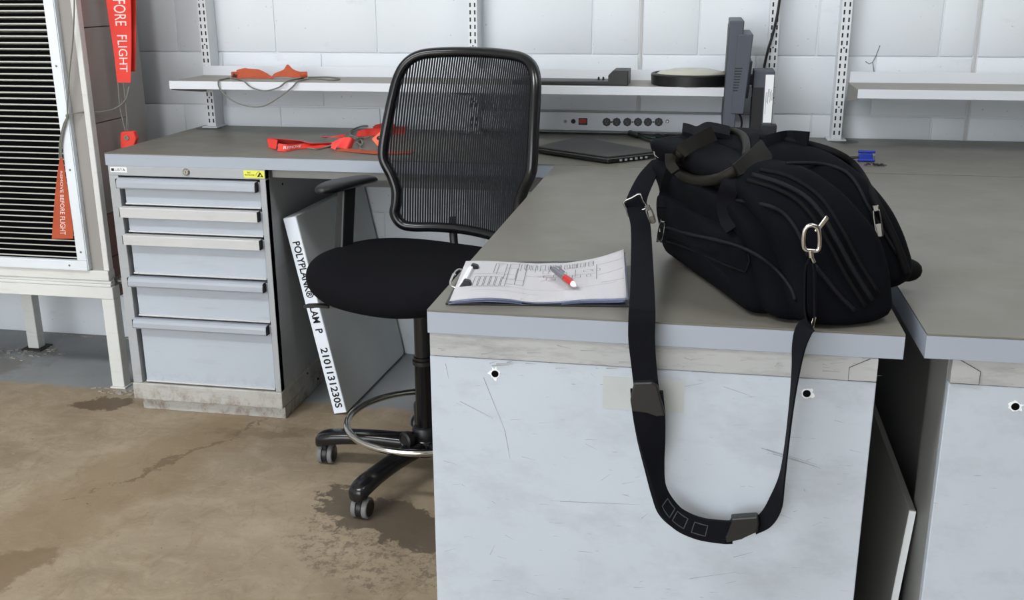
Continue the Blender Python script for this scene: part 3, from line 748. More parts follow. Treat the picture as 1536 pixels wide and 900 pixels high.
text('lettering', 'REMOVE', .018, lambda x, y, z: f(.02+x, y, z, .014), 'ink_white', t, .075, cuts=1)
obj('cord', B().tube(cat([sp(462, 222, zt+.003), sp(475, 224, zt+.003), sp(488, 221, zt+.003), sp(500, 216, zt+.012)], 6), .0026, 6), 'cord', t)
vv = [(484, 206), (515, 203), (519, 206), (508, 210), (529, 211), (532, 214), (527, 224), (505, 224), (497, 221), (494, 212)]
mk_ribbon('vinyl_flap', [D(484, 206, .020, .004, .012, -.004), D(500, 205, .026, 0, .016, .0), D(517, 204, .022, .0, .014, .004)], 'pink_flag', t, 5)
mk_ribbon('vinyl_flap', [D(500, 217, .014, 0, .010, .010), D(510, 214, .019, .004, .014, .014), D(522, 215, .021, .006, .012, .018), D(530, 216, .015, .004, .008, .012)], 'pink_flag', t, 6)
mk_ribbon('vinyl_flap', [D(497, 219, .015, 0, .010, .012), D(501, 219, .016, .006, .01, .006), D(505, 220, .014, .004, .006, .010)], 'pink_flag', t, 5)

t = thing('warning_streamer', 'knotted orange streamer with salmon tag half behind the chair back', 'streamer', (0, 0, 0), 0, 'warning streamers')
mk_ribbon('streamer_cloth', [D(508, 224, .003, 0, .018, .002), D(530, 226, .003, 0, .022, .001), D(555, 228, .004, 0, .024, .001), D(585, 229, .004, 0, .024, .001), D(620, 228, .004, 0, .024, .001)], 'orange_flag', t, 6)
mk_ribbon('streamer_cloth', [D(535, 201, .012, 0, .010, .008), D(548, 199, .014, 0, .014, .012), D(560, 198, .014, 0, .014, .012), D(580, 196, .018, 0, .012, .014), D(610, 196, .016, 0, .014, .012)], 'red_flag', t, 6)
mk_ribbon('streamer_cloth', [D(560, 192, .016, .004, .01, .010), D(568, 191, .022, .004, .008, .012), D(576, 190, .030, .004, .008, .012), D(590, 192, .03, .004, .01, .012)], 'red_flag', t, 6)
tg = [at(558, 209, 'z', zt+.030), at(574, 196, 'z', zt+.055), at(580, 206, 'z', zt+.04), at(566, 219, 'z', zt+.012)]
k = obj('salmon_tag', B().prism(tg, (0, .004, .003)), 'salmon', t)
c = sum(tg, Vector())/4; nn = (tg[1]-tg[0]).cross(tg[3]-tg[0]).normalized()
if nn.y > 0: nn = -nn
obj('eyelet', B().lathe([(.010, 0), (.010, .002), (.005, .002)], c+nn*.001, nn, 16), 'ink', k)
for pth in ([(525, 203), (526, 197), (532, 193), (545, 189), (558, 190), (566, 191)], [(520, 208), (528, 204), (538, 207), (544, 214), (540, 222), (546, 224)], [(524, 201), (532, 205), (540, 209), (536, 214), (543, 218)], [(528, 206), (534, 208), (545, 207), (555, 205)]):
    obj('cord', B().tube(cat([sp(a_, b_, zt+.004+.006*(i % 2)) for i, (a_, b_) in enumerate(pth)], 6), .0028, 6), 'cord', t)

# ------------------------------------------------------------------ laptop, cables, monitor, blue connector
zl = ZB+.0005
def q4(px, py): return at(px, py, 'z', ZB+.014)
A_, B_, C_, D_ = q4(803, 224), q4(912, 240), q4(988, 231), q4(868, 209)
t = thing('laptop', 'closed black laptop lying on the bench behind the bag', 'laptop', (0, 0, 0))
def lap(z0, z1, inset, bev): 
    c = (A_+B_+C_+D_)/4
    P = [Vector((p_.x+(c.x-p_.x)*inset, p_.y+(c.y-p_.y)*inset, z0)) for p_ in (A_, B_, C_, D_)]
    return B().prism(P, (0, 0, z1-z0), bev)
obj('base', lap(ZB+.003, ZB+.014, .02, .003), 'black', t)
obj('trim_band', lap(ZB+.0142, ZB+.0175, .0, .001), 'lap_edge', t)
obj('lid', lap(ZB+.0178, ZB+.0245, .01, .003), 'lap', t)
e = (C_-B_)
for k in range(6):
    c = B_.lerp(C_, .25+.10*k); n_ = Vector((e.y, -e.x, 0)).normalized()
    obj('port', B().box((c.x-.004, c.y-.004, ZB+.006), (c.x+.004, c.y+.004, ZB+.012)), 'lap_edge', t).location = n_*.0
for k, (px, py) in enumerate(((830, 226), (900, 237), (965, 232), (870, 213))):
    p_ = at(px, py, 'z', ZB); c = (A_+B_+C_+D_)/4; p_ = p_.lerp(Vector((c.x, c.y, ZB)), .15)
    obj('rubber_foot', B().cyl((p_.x, p_.y, ZB), (p_.x, p_.y, ZB+.0035), .008, 10), 'black', t)

t = thing('power_cable', 'black power cable with plug lying behind the laptop', 'cable', (0, 0, 0))
obj('cord', B().tube(cat([sp(933, 198, ZB+.004), sp(937, 196, ZB+.004), sp(947, 196, ZB+.005), sp(958, 204, ZB+.005), sp(972, 211, ZB+.005), sp(990, 215, ZB+.005), sp(1020, 216, ZB+.005), sp(1060, 214, ZB+.005)], 6), .0038, 8), 'cable', t)
c0, c1 = sp(945, 199, ZB+.010), sp(957, 205, ZB+.008)
obj('plug', B().cyl(c0, c1, .010, 12, .006, .002), 'black', t)
t = thing('power_cable', 'thin green cable with black plug lying beside the power strip', 'cable', (0, 0, 0))
obj('cord', B().tube(cat([sp(958, 201, ZB+.003), sp(975, 207, ZB+.003), sp(1000, 209, ZB+.003), sp(1040, 207, ZB+.003)], 6), .0028, 8), 'green', t)
obj('plug', B().cyl(sp(985, 204, ZB+.012), sp(998, 206, ZB+.010), .010, 12, .007, .002), 'black', t)

t = thing('monitor', 'dark grey monitor seen edge on standing behind the black bag', 'monitor', (0, 0, 0))
my = -.47
xa = lambda px, py: at(px, py, 'y', my).x
zt_, zb_ = at(1110, 31, 'y', my).z, ZB+.06
xl_ = at(1095, 31, 'y', my).x; xr_ = at(1117, 31, 'y', my).x
obj('bezel', B().hexa([(xl_-.006, my, zb_), (xr_-.012, my, zb_), (xr_-.012, my+.36, zb_), (xl_-.006, my+.36, zb_), (xl_, my, zt_), (xr_, my, zt_), (xr_, my+.36, zt_), (xl_, my+.36, zt_)], .004), 'mon', t)
obj('screen', B().hexa([(xl_-.0075, my+.02, zb_+.02), (xl_-.005, my+.02, zb_+.02), (xl_-.005, my+.34, zb_+.02), (xl_-.0075, my+.34, zb_+.02), (xl_-.0015, my+.02, zt_-.02), (xl_, my+.02, zt_-.02), (xl_, my+.34, zt_-.02), (xl_-.0015, my+.34, zt_-.02)]), 'mon_dark', t)
hz1, hz0 = at(1120, 51, 'y', my+.02).z, at(1105, 170, 'y', my+.02).z
hx = at(1130, 51, 'y', my+.02).x
hs = obj('rear_housing', B().hexa([(xr_-.026, my-.003, hz0), (hx-.016, my-.003, hz0), (hx-.016, my+.34, hz0), (xr_-.026, my+.34, hz0), (xr_-.018, my-.003, hz1), (hx, my-.003, hz1), (hx, my+.34, hz1), (xr_-.018, my+.34, hz1)], .003), 'mon', t)
for k in range(9):
    z = hz1-.105-.0085*k; xo = xr_-.021-.003*(k/9)
    obj('vent', B().box((xo, my-.0036, z), (xo+.023-.001*k, my-.0025, z+.0035)), 'mon_dark', hs)
vz = at(1128, 118, 'y', my+.1).z
obj('vesa_plate', B().hexa([(hx-.014, my+.09, hz0+.04), (hx-.002, my+.09, hz0+.04), (hx-.002, my+.25, hz0+.04), (hx-.014, my+.25, hz0+.04), (hx-.003, my+.09, vz+.055), (hx+.006, my+.09, vz+.055), (hx+.006, my+.25, vz+.055), (hx-.003, my+.25, vz+.055)], .002), 'mon', t)
sy = -.42
px0, px1 = at(1131, 105, 'y', sy).x, at(1163, 105, 'y', sy).x
sz1 = at(1145, 106, 'y', sy).z
obj('arm_link', B().box((hx-.001, sy+.05, vz-.02), (px0+.004, sy+.09, vz+.012), .003), 'mon_dark', t)
cl = obj('stand_column', B().box((px0, sy, ZB+.012), (px1, sy+.12, sz1), .004), 'mon', t)
obj('column_recess', B().box((px0-.0006, sy-.0008, ZB+.05), (px0+.034, sy+.06, sz1-.052), .001), 'mon_dark', cl)
lx0, lx1 = px0+.0375, px1-.002
lz1, lz0 = at(1155, 112, 'y', sy).z, at(1155, 184, 'y', sy).z
lb = obj('label', B().box((lx0, sy-.0012, lz0), (lx1, sy-.0002, lz1)), 'white_plastic', cl)
for k in range(7):
    wv_ = random.uniform(.02, .07); zz0 = lz1-.04-random.uniform(0, .03)
    obj('label_print', B().box((lx0+.004+.0032*k, sy-.0015, zz0-wv_), (lx0+.0052+.0032*k, sy-.0011, zz0)), 'ink_grey', lb)
obj('stand_base', B().box((px0-.10, sy-.04, ZB+.0005), (px1+.07, sy+.20, ZB+.0125), .004), 'mon_dark', t)
obj('stand_foot', B().box((px0+.03, sy-.012, ZB+.0125), (px1+.016, sy+.03, at(1160, 187, 'y', sy).z), .003), 'mon_dark', t)
obj('cable', B().tube(cat([Vector((hx-.03, my+.05, hz0-.001)), at(1112, 178, 'y', my+.05), at(1112, 190, 'y', my+.05), at(1104, 205, 'y', my+.05)], 6), .0032, 8), 'cable', t)
wc = thing('wall_cable', 'black cable running up the wall standard behind the monitor', 'cable', (0, 0, 0))
obj('cord', B().tube(cat([at(1176, -60, 'y', -.083), at(1168, 10, 'y', -.083), at(1160, 48, 'y', -.083), at(1152, 75, 'y', -.09), at(1146, 104, 'y', -.10), at(1146, 130, 'y', -.16), at(1146, 180, 'y', -.2), at(1150, 206, 'y', -.2)], 6), .0045, 8), 'cable', wc)

c = at(1301, 238, 'z', ZB+.008)
t = thing('video_connector', 'blue video connector lying on the bench right of the bag', 'connector', (c.x, c.y, ZB))
obj('shell', B().box((-.026, -.012, .001), (.014, .012, .026), .003), 'blue', t)
obj('thumbscrew', B().cyl((-.03, -.009, .031), (.020, -.009, .031), .0042, 10), 'blue', t)
obj('thumbscrew', B().cyl((-.03, -.015, .0055), (.020, -.015, .0055), .0042, 10), 'blue', t)
obj('plug_face', B().box((.0142, -.008, .007), (.021, .008, .021), .002), 'chrome', t)
obj('cord', B().tube(cat([Vector((-.026, 0, .012)), Vector((-.06, .01, .008)), Vector((-.12, .03, .005)), Vector((-.2, .02, .005))], 5), .004, 8), 'cable', t)
c = at(1312, 247, 'z', ZB+.004)
lb_ = B()
for k in range(26):
    a = random.uniform(0, 6.28); r_ = abs(random.gauss(0, .009))
    p0 = Vector((r_*math.cos(a)*1.6, r_*math.sin(a)*.7, random.uniform(.001, .007)))
    lb_.tube([p0, p0+Vector((random.gauss(0, .007), random.gauss(0, .003), .002)), p0+Vector((random.gauss(0, .01), random.gauss(0, .004), 0))], .0012, 4)
tag(obj('lint_tuft', lb_, 'debris_dark'), 'small dark tuft of lint beside the blue connector', 'lint').location = (c.x, c.y, ZB)

# ------------------------------------------------------------------ clipboard, paper, pen
zc = ZB+.0005
fl, frp, br, bl = sp(668, 457, zc), sp(945, 461, zc), sp(934, 392, zc), sp(700, 396, zc)
t = thing('clipboard', 'black clipboard with steel clip lying at the bench corner', 'clipboard', (0, 0, 0))
obj('backing', B().prism([fl, frp, br, bl], (0, 0, .003), .001), 'clipboard', t)
ux_ = (frp-fl).normalized(); uy_ = (bl-fl).normalized(); un_ = Vector((0, 0, 1))
cm = fl.lerp(bl, .50)
def cl_(a, b, c): return cm + ux_*a + uy_*b + un_*c
obj('clip_plate', B().prism([cl_(.004, -.055, .0035), cl_(.022, -.055, .0035), cl_(.022, .055, .0035), cl_(.004, .055, .0035)], (0, 0, .001)), 'chrome', t)
obj('clip_wire', B().tube(cat([cl_(.012, -.06, .006), cl_(-.004, -.05, .012), cl_(-.006, 0, .016), cl_(-.004, .05, .012), cl_(.012, .06, .006)], 6), .002, 8), 'chrome', t)
obj('clip_jaw', B().prism([cl_(.006, -.06, .006), cl_(.020, -.06, .020), cl_(.024, -.06, .019), cl_(.026, -.06, .0075), cl_(.012, -.06, .005)], uy_*.12), 'white_plastic', t)
for b_ in (-.062, .046):
    obj('rubber_tip', B().prism([cl_(.010, b_, .006), cl_(.022, b_, .023), cl_(.033, b_, .020), cl_(.036, b_, .008)], uy_*.016, .002), 'black', t)
for b_ in (.02,):
    obj('pivot', B().sphere(cl_(-.008, b_, .010), .004, (1, 1, 1), 8), 'chrome', t)

t = thing('paper_stack', 'white printed floor plan sheets held on the clipboard', 'paper', (0, 0, 0))
pfl, pfr, pbr, pbl = sp(674, 452, ZB+.008), sp(940, 450, ZB+.012), sp(935, 391, ZB+.012), sp(699, 394, ZB+.012)
def ph(u, v):
    """sheet height: lifted right end, a trough two thirds along, slight ripple"""
    h = .008
    h += .007*math.sin(min(u/.45, 1)*math.pi)*(1-.35*v)
    h += .020*max(0, (u-.62)/.38)**1.2*(.55+.75*v)
    h += .004*math.sin(u*11+v*2)*max(0, u-.3)
    h += .010*v*max(0, .25-u)*3
    return h
def pp(u, v, z=0):
    p_ = pfl.lerp(pfr, u).lerp(pbl.lerp(pbr, u), v); return Vector((p_.x, p_.y, ZB+ph(u, v)+z))
def sheet(dz, sh, name, mat, du=0):
    b = B(); n1, n2 = 30, 14
    g = [[b.bm.verts.new(pp(i/n1, j/n2, dz-(sh*ph(i/n1, j/n2)))+ux_*du) for j in range(n2+1)] for i in range(n1+1)]
    for i in range(n1):
        for j in range(n2): b.bm.faces.new((g[i][j], g[i+1][j], g[i+1][j+1], g[i][j+1]))
    bmesh.ops.solidify(b.bm, geom=b.bm.faces[:], thickness=.0004)
    return obj(name, b, mat, t, smooth='all')
sheet(.0, 0, 'sheet', 'paper'); sheet(-.0018, .10, 'sheet', 'paper_blue', .003); sheet(-.003, .3, 'sheet', 'paper_blue', -.002)
pb, pr_ = B(), B()
def pl(b, u0, v0, u1, v1, wd=.0005):
    n = max(1, int(max(abs(u1-u0)*30, abs(v1-v0)*14)))
    d = Vector(((u1-u0)*.30, (v1-v0)*.28)); nn = Vector((-d.y, d.x)).normalized()*wd
    du, dv = nn.x/.30, nn.y/.28
    for k in range(n):
        a, c = k/n, (k+1)/n
        ua, va, uc, vc = u0+(u1-u0)*a, v0+(v1-v0)*a, u0+(u1-u0)*c, v0+(v1-v0)*c
        b.quad(pp(ua-du, va-dv, .0007), pp(uc-du, vc-dv, .0007), pp(uc+du, vc+dv, .0007), pp(ua+du, va+dv, .0007))
def rc(b, u0, v0, u1, v1, wd=.0005):
    pl(b, u0, v0, u1, v0, wd); pl(b, u1, v0, u1, v1, wd); pl(b, u1, v1, u0, v1, wd); pl(b, u0, v1, u0, v0, wd)
rnd = random.Random(3)
for k in range(6): rc(pb, .10+.033*k, .30, .125+.033*k, .55)
pl(pb, .08, .62, .33, .62); pl(pb, .08, .28, .33, .28); pl(pb, .22, .62, .22, .9); rc(pb, .20, .66, .27, .92); rc(pb, .27, .5, .34, .8)
rc(pb, .29, .36, .345, .92); rc(pb, .345, .36, .395, .95); rc(pb, .29, .36, .395, .48)
for k in range(9): pl(pb, .36+.03*k, .74+.02*(k % 3), .36+.03*k, .93); rc(pb, .38+.05*k, .80, .41+.05*k, .92)
for k in range(14):
    u, v = rnd.uniform(.4, .82), rnd.uniform(.5, .85); rc(pb, u, v, u+rnd.uniform(.02, .06), v+rnd.uniform(.03, .10), .0004)
pl(pb, .40, .62, .52, .62); pl(pb, .7, .55, .7, .75); pl(pb, .83, .45, .83, .82); pl(pb, .7, .6, .83, .6); pl(pb, .84, .80, .99, .80); pl(pb, .84, .55, .99, .60); pl(pb, .86, .36, .99, .38)
pl(pb, .30, .30, .62, .24, .0003); pl(pb, .62, .24, .95, .34, .0003); pl(pb, .1, .2, .5, .16, .0003)
for k in range(7):
    u, v = rnd.uniform(.46, .58), rnd.uniform(.48, .66); pl(pr_, u, v, u+rnd.uniform(.01, .04), v+rnd.uniform(-.03, .03), .0005)
obj('printed_plan', pb, 'ink_grey', t, kind='stuff', recalc=False); obj('red_marks', pr_, 'ink_red', t, kind='stuff', recalc=False)

def uvpen(u, v): return pp(u, v, .007)
pa, pe = at(829, 403, 'z', ZB+.024), at(864, 429, 'z', ZB+.022)
d = (pe-pa).normalized(); L = (pe-pa).length
t = thing('ballpoint_pen', 'grey and red ballpoint pen lying on the floor plan', 'pen', (0, 0, 0))
obj('barrel', B().lathe([(.0035, .0), (.0052, .004), (.0056, .02), (.0058, L*.55)], pa, d, 16), 'pen_grey', t, smooth=True)
obj('grip', B().lathe([(.0060, L*.55), (.0064, L*.70), (.0058, L*.88)], pa, d, 16), 'pen_red', t, smooth=True)
obj('tip', B().lathe([(.0056, L*.88), (.0046, L*.93), (.0016, L*.99), (.0006, L)], pa, d, 16), 'white_plastic', t, smooth=True)
obj('band', B().lathe([(.0060, L*.535), (.0062, L*.55)], pa, d, 16), 'chrome', t)
sd = d.cross(Vector((0, 0, 1))).normalized()
up_ = (Vector((0, 0, 1))-sd*.9).normalized()
obj('pocket_clip', B().ribbon([pa+d*.006+up_*.007, pa+d*.012+up_*.009, pa+d*.045+up_*.0075], [sd*.0018]*3, .001), 'pen_grey', t)
obj('push_button', B().cyl(pa-d*.006, pa+d*.001, .003, 10), 'black', t)

# ------------------------------------------------------------------ office chair (local: front is -y)
ch = thing('drafting_chair', 'black mesh back drafting chair with foot ring beside the cabinet', 'chair', (1.158, -1.03, 0), R(-19))
def outline(n=160):
    pts = [(0, .735), (.10, .732), (.165, .728), (.205, .735), (.226, .765), (.222, .80), (.222, .84), (.238, .885), (.262, .93), (.266, .97), (.259, 1.05), (.252, 1.12), (.243, 1.18), (.222, 1.222), (.18, 1.246), (.10, 1.254), (0, 1.256)]
    full = pts + [(-x, z) for x, z in pts[-2:0:-1]]
    return [(v.x+.016, v.y) for v in cat([(x, z) for x, z in full], 5, True)]
def by(x, z):   # depth of the back shell
    s = (z-.73)
    return .205 + s*.19 - .055*(x/.26)**2 - .02*math.sin(s/.52*math.pi)
OL = outline()
k = obj('back_frame', B().tube([(x, by(x, z), z) for x, z in OL], .0155, 10, True), 'black_gloss', ch, smooth='all')
# lower corners of the frame are thicker
obj('back_frame_lip', B().tube([(x, by(x, z)+.012, z) for x, z in OL], .012, 8, True), 'black', ch, smooth='all')
sb = B(); N = 62
def zr(x):
    zs_ = []
    for (x0, z0), (x1, z1) in zip(OL, OL[1:]+OL[:1]):
        if (x0-x)*(x1-x) <= 0 and x0 != x1: zs_.append(z0+(z1-z0)*(x-x0)/(x1-x0))
    return min(zs_), max(zs_), zs_
for i in range(N):
    x = -.239+.51*(i+.5)/N
    zs_ = sorted(zr(x)[2])
    pairs = [(zs_[j], zs_[j+1]) for j in range(0, len(zs_)-1, 2)]
    if len(zs_) == 2: pairs = [(zs_[0], zs_[1])]
    for z0, z1 in pairs:
        if z1-z0 < .02: continue
        m_ = 10; P_ = [(x, by(x, z0+(z1-z0)*j/m_), z0+(z1-z0)*j/m_) for j in range(m_+1)]
        sb.ribbon(P_, [(.0029, 0, 0)]*(m_+1), .0012)
obj('mesh_fabric', sb, 'strand', ch, kind='stuff')
# spine
obj('back_spine', B().tube(cat([(0.02, .05, .598), (0.02, .13, .600), (0.0, .19, .635), (-.02, .215, .70), (-.035, .235, .762)], 6), .013, 10), 'black', ch, smooth='all')
# seat
def superslab(a, b, z0, z1, e=2.6, dome=.0, n=56, fr=.0):
    rs = []
    prof = [(.55, 0), (.80, .0), (.92, .08), (.985, .3), (1.0, .55), (.985, .78), (.93, .93), (.82, 1.0), (.55, 1.04), (.2, 1.05)]
    for s_, h in prof:
        ring = []
        for k in range(n):
            t_ = 2*math.pi*k/n; c_, s2 = math.cos(t_), math.sin(t_)
            x = a*abs(c_)**(2/e)*(1 if c_ > 0 else -1); y = b*abs(s2)**(2/e)*(1 if s2 > 0 else -1)
            x *= s_; y *= s_
            z = z0+(z1-z0)*h
            if y < 0: z -= .030*(abs(y)/b)**2.6
            z += .014*(abs(x)/a)**2
            ring.append((x, y, z))
        rs.append(ring)
    return B().rings(rs)
sc_ = superslab(.305, .270, .605, .690)
for v in sc_.bm.verts: v.co.y -= .025
obj('seat', sc_, 'seat', ch, smooth='all', sub=1)
obj('seat_pan', B().box((-.2, -.20, .588), (.2, .18, .606), .008), 'black', ch)
obj('mechanism', B().box((-.09, -.12, .545), (.09, .13, .590), .012), 'black', ch)
lv = obj('lever', B().tube(cat([(-.04, -.10, .57), (-.13, -.17, .565), (-.19, -.20, .568)], 5), .004, 8), 'steel_dark', ch)
obj('lever_paddle', B().ribbon(cat([(-.18, -.195, .568), (-.21, -.21, .570), (-.245, -.225, .568)], 4), [(0, .011, 0)]*9, .008), 'black', lv)
# gas column
obj('column', B().lathe([(.026, .12), (.026, .36), (.0275, .362), (.0275, .385), (.024, .387), (.024, .55)], n=24), 'black_gloss', ch, smooth=True)
obj('column_collar', B().lathe([(.026, .360), (.0315, .362), (.0315, .374), (.026, .376)], n=24), 'black', ch, smooth=True)
# arms
for s_, dz_ in ((-1, 0), (1, -.13)):
    ax = .272*s_
    ar = obj('arm_post', B().hexa([(ax-.018, -.05, .60), (ax+.018, -.05, .60), (ax+.018, .005, .60), (ax-.018, .005, .60), (ax-.014+.006*s_, .0, .868+dz_), (ax+.014+.006*s_, .0, .868+dz_), (ax+.014+.006*s_, .058, .868+dz_), (ax-.014+.006*s_, .058, .868+dz_)], .006), 'black', ch)
    obj('arm_bracket', B().box((min(ax, ax-.14*s_), -.05, .588), (max(ax, ax-.14*s_), .005, .602), .004), 'black', ar)
    cxx = ax+.004*s_
    rings = []
    for y, wv_, z0, z1 in ((-.105, .012, .872, .884), (-.098, .026, .868, .892), (-.06, .041, .866, .899), (.0, .046, .866, .900), (.06, .044, .867, .897), (.12, .041, .866, .893), (.150, .030, .862, .888), (.158, .014, .864, .880)):
        z0 += dz_; z1 += dz_
        rings.append([(cxx-wv_, y, (z0+z1)/2), (cxx-wv_*.7, y, z1-.003), (cxx, y, z1), (cxx+wv_*.7, y, z1-.003), (cxx+wv_, y, (z0+z1)/2), (cxx+wv_*.7, y, z0), (cxx, y, z0-.001), (cxx-wv_*.7, y, z0)])
    obj('armrest', B().rings(rings), 'black', ch, smooth='all', sub=1)
# foot ring
zr_ = .178; RRg = .235
obj('foot_ring', B().tube([(RRg*math.cos(2*math.pi*k/64), RRg*math.sin(2*math.pi*k/64), zr_) for k in range(64)], .0105, 12, True), 'chrome', ch, smooth='all')
for a in (R(115), R(-5), R(235)):
    obj('ring_spoke', B().tube([(.028*math.cos(a), .028*math.sin(a), .135), (.10*math.cos(a), .10*math.sin(a), .150), (RRg*math.cos(a), RRg*math.sin(a), zr_)], [.010, .009, .008], 8), 'black_gloss', ch, smooth='all')
obj('ring_hub', B().lathe([(.036, .115), (.040, .120), (.040, .150), (.034, .158), (.027, .160)], n=24), 'black', ch, smooth=True)
kn = obj('clamp_knob', B().lathe([(.008, .03), (.008, .062), (.024, .062), (.026, .068), (.026, .082), (.020, .086), (.018, .083)], (0, 0, .137), (-.25, -1, 0), 20), 'black', ch, smooth=True)
# star base
def arm(a):
    dx, dy = math.cos(a), math.sin(a); px_, py_ = -dy, dx; rs = []
    for r_, zc_, hw_, hh in ((.018, .098, .030, .022), (.08, .104, .030, .020), (.16, .106, .028, .019), (.23, .103, .027, .019), (.300, .098, .029, .021), (.342, .086, .028, .022), (.358, .078, .017, .018)):
        hw_ *= 1.15; hh *= 1.12
        ring = []
        for k in range(12):
            t_ = 2*math.pi*k/12; ca, sa = math.cos(t_), math.sin(t_)
            ca = abs(ca)**.7*(1 if ca > 0 else -1); sa = abs(sa)**.7*(1 if sa > 0 else -1)
            ring.append((dx*r_+px_*hw_*ca, dy*r_+py_*hw_*ca, zc_+hh*sa))
        rs.append(ring)
    return B().rings(rs)
obj('base_hub', B().lathe([(.030, .065), (.046, .072), (.048, .108), (.040, .122), (.030, .126)], n=24), 'black_gloss', ch, smooth=True)
A0 = R(-90)
for k in range(5):
    a = A0+k*2*math.pi/5
    leg = obj('base_leg', arm(a), 'black_gloss', ch, smooth='all', sub=1)
    cx_, cy_ = .330*math.cos(a), .330*math.sin(a)
    sw_ = {0: R(101), 4: R(109)}.get(k, R(30+70*k))   # swivel: rolling axis
    ax_ = Vector((math.cos(sw_+math.pi/2), math.sin(sw_+math.pi/2), 0)); rl_ = Vector((math.cos(sw_), math.sin(sw_), 0))
    c = Vector((cx_, cy_, .0305)) + rl_*.012
    cs = obj('caster', B().cyl((cx_, cy_, .035), (cx_, cy_, .075), .009, 12).cyl(c-ax_*.0095, c+ax_*.0095, .0295, 20, bev=.003), 'black', leg, smooth=True)
    for s_ in (-1, 1):
        p0 = c+ax_*(.0098*s_)
        obj('caster_wheel', B().lathe([(.0305, 0), (.0305, .012), (.028, .0145), (.010, .0148)], p0, ax_*s_, 24), 'rubber', leg, smooth=True)
        obj('wheel_cap', B().lathe([(.0245, .0144), (.0245, .0158), (.018, .0170), (.0001, .0174)], p0, ax_*s_, 24), 'black_gloss', leg, smooth=True)

# ------------------------------------------------------------------ black bag
from mathutils.bvhtree import BVHTree
bagN = Vector((2.050, -2.185, ZB+.001))
dL = Vector((-math.sin(R(22)), math.cos(R(22)), 0)); dT = Vector((math.cos(R(22)), math.sin(R(22)), 0))
SH = .45
bg_ = thing('shoulder_bag', 'bulky black shoulder bag with leather handles on the bench corner', 'bag', (0, 0, 0))
def W_(l, t_, h): return bagN + dL*l + dT*(t_-SH*h+.03*math.sin(max(0, min(1, h/.25))*math.pi)) + Vector((0, 0, h))
def rrect(l0, l1, h0, h1, r_near, r_far, rb, n=8):
    """outline in (length, height); the near top corner is rounder than the others"""
    pts = []
    for a_, b_, r_, a0 in ((l0+rb, h0+rb, rb, 180), (l1-rb, h0+rb, rb, 270), (l1-r_far, h1-r_far, r_far, 0), (l0+r_near, h1-r_near, r_near, 90)):
        for k in range(n+1):
            a = R(a0+90*k/n); pts.append((a_+r_*math.cos(a), b_+r_*math.sin(a)))
    out = []          # even spacing keeps the quads regular
    for (x0, y0), (x1, y1) in zip(pts, pts[1:]+pts[:1]):
        d = math.hypot(x1-x0, y1-y0); k = max(1, round(d/.025))
        for i in range(k): out.append((x0+(x1-x0)*i/k, y0+(y1-y0)*i/k))
    return out
def lean(l, h, S):
    cl__ = (S['l0']+S['l1'])/2; f = max(0, 1-(max(h, 0)-S['h0'])/(S['h1']-S['h0']))
    return l - S['lean']*f*max(0, min(1, (cl__-l)/((S['l1']-S['l0'])/2)))
def slab(S, seed):
    l0, l1, h0, h1, t0, t1, puff, rnd_ = (S[k] for k in ('l0', 'l1', 'h0', 'h1', 't0', 't1', 'puff', 'rnd'))
    ol = rrect(l0, l1, h0, h1, S['rn'], S['rf'], S['rb']); cl__, chh = (l0+l1)/2, (h0+h1)/2
    def inset(d): return [(cl__+(l-cl__)*(1-d/((l1-l0)/2)), chh+(h-chh)*(1-d/((h1-h0)/2))) for l, h in ol]
    T = t1-t0; m_ = min((h1-h0), (l1-l0))/2
    prof = [(m_*.85, -puff), (m_*.6, -puff*.95), (m_*.3, -puff*.6), (rnd_*.9, -puff*.12), (rnd_*.35, rnd_*.30), (0, rnd_), (-S['bul'], T/2), (0, T-rnd_), (rnd_*.35, T-rnd_*.30), (rnd_*.9, T+puff*.12), (m_*.3, T+puff*.6), (m_*.6, T+puff*.95), (m_*.85, T+puff)]
    rs = []
    for d, tt in prof:
        ring = []
        for l, h in inset(d):
            p_ = W_(lean(l, h, S), t0+tt, max(h, 0))
            nz = noise.noise_vector(p_*8+Vector((seed, 0, 0)))*S.get('nz', .007) + noise.noise_vector(p_*24+Vector((0, seed, 0)))*.003
            if h < .03: nz *= .25
            p_ = p_+nz; p_.z = max(p_.z, ZB+.001); ring.append(p_)
        rs.append(ring)
    return B().rings(rs)
K = ('l0', 'l1', 'h0', 'h1', 't0', 't1', 'rn', 'rf', 'rb', 'puff', 'rnd', 'bul', 'lean')
SP = {
 'front_pocket':     (.020, .430, .004, .140, -.004, .070, .040, .05, .02, .010, .014, .003, .020),
 'slim_pocket':      (.000, .462, .003, .196, .020, .120, .070, .06, .02, .010, .018, .004, .040),
 'main_compartment': (-.020, .480, .002, .238, .052, .225, .105, .07, .025, .006, .022, .006, .060),
 'rear_compartment': (.065, .480, .020, .254, .150, .320, .125, .07, .045, .012, .028, .004, .060)}
SP = {k: dict(zip(K, v)) for k, v in SP.items()}
trees = []
for i, (nm, S) in enumerate(SP.items()):
    b = slab(S, i*3.1); b.bm.faces.ensure_lookup_table()
    bmesh.ops.recalc_face_normals(b.bm, faces=b.bm.faces); trees.append(BVHTree.FromBMesh(b.bm))
    obj(nm, b, 'bag', bg_, smooth='all', sub=1)
def on_bag(px, py, lift=.004, yf_=-1.95):
    """point on the bag's outside where the sight line meets it, raised by lift"""
    d = (fw + rt*((px-768)/F) - up*((py-450)/F)).normalized(); best = None
    for t_ in trees:
        loc, n_, _, dist = t_.ray_cast(CAM, d)
        if loc and (best is None or dist < best[0]): best = (dist, loc)
    if best: return best[1]-d*lift
    return at(px, py, 'y', yf_)
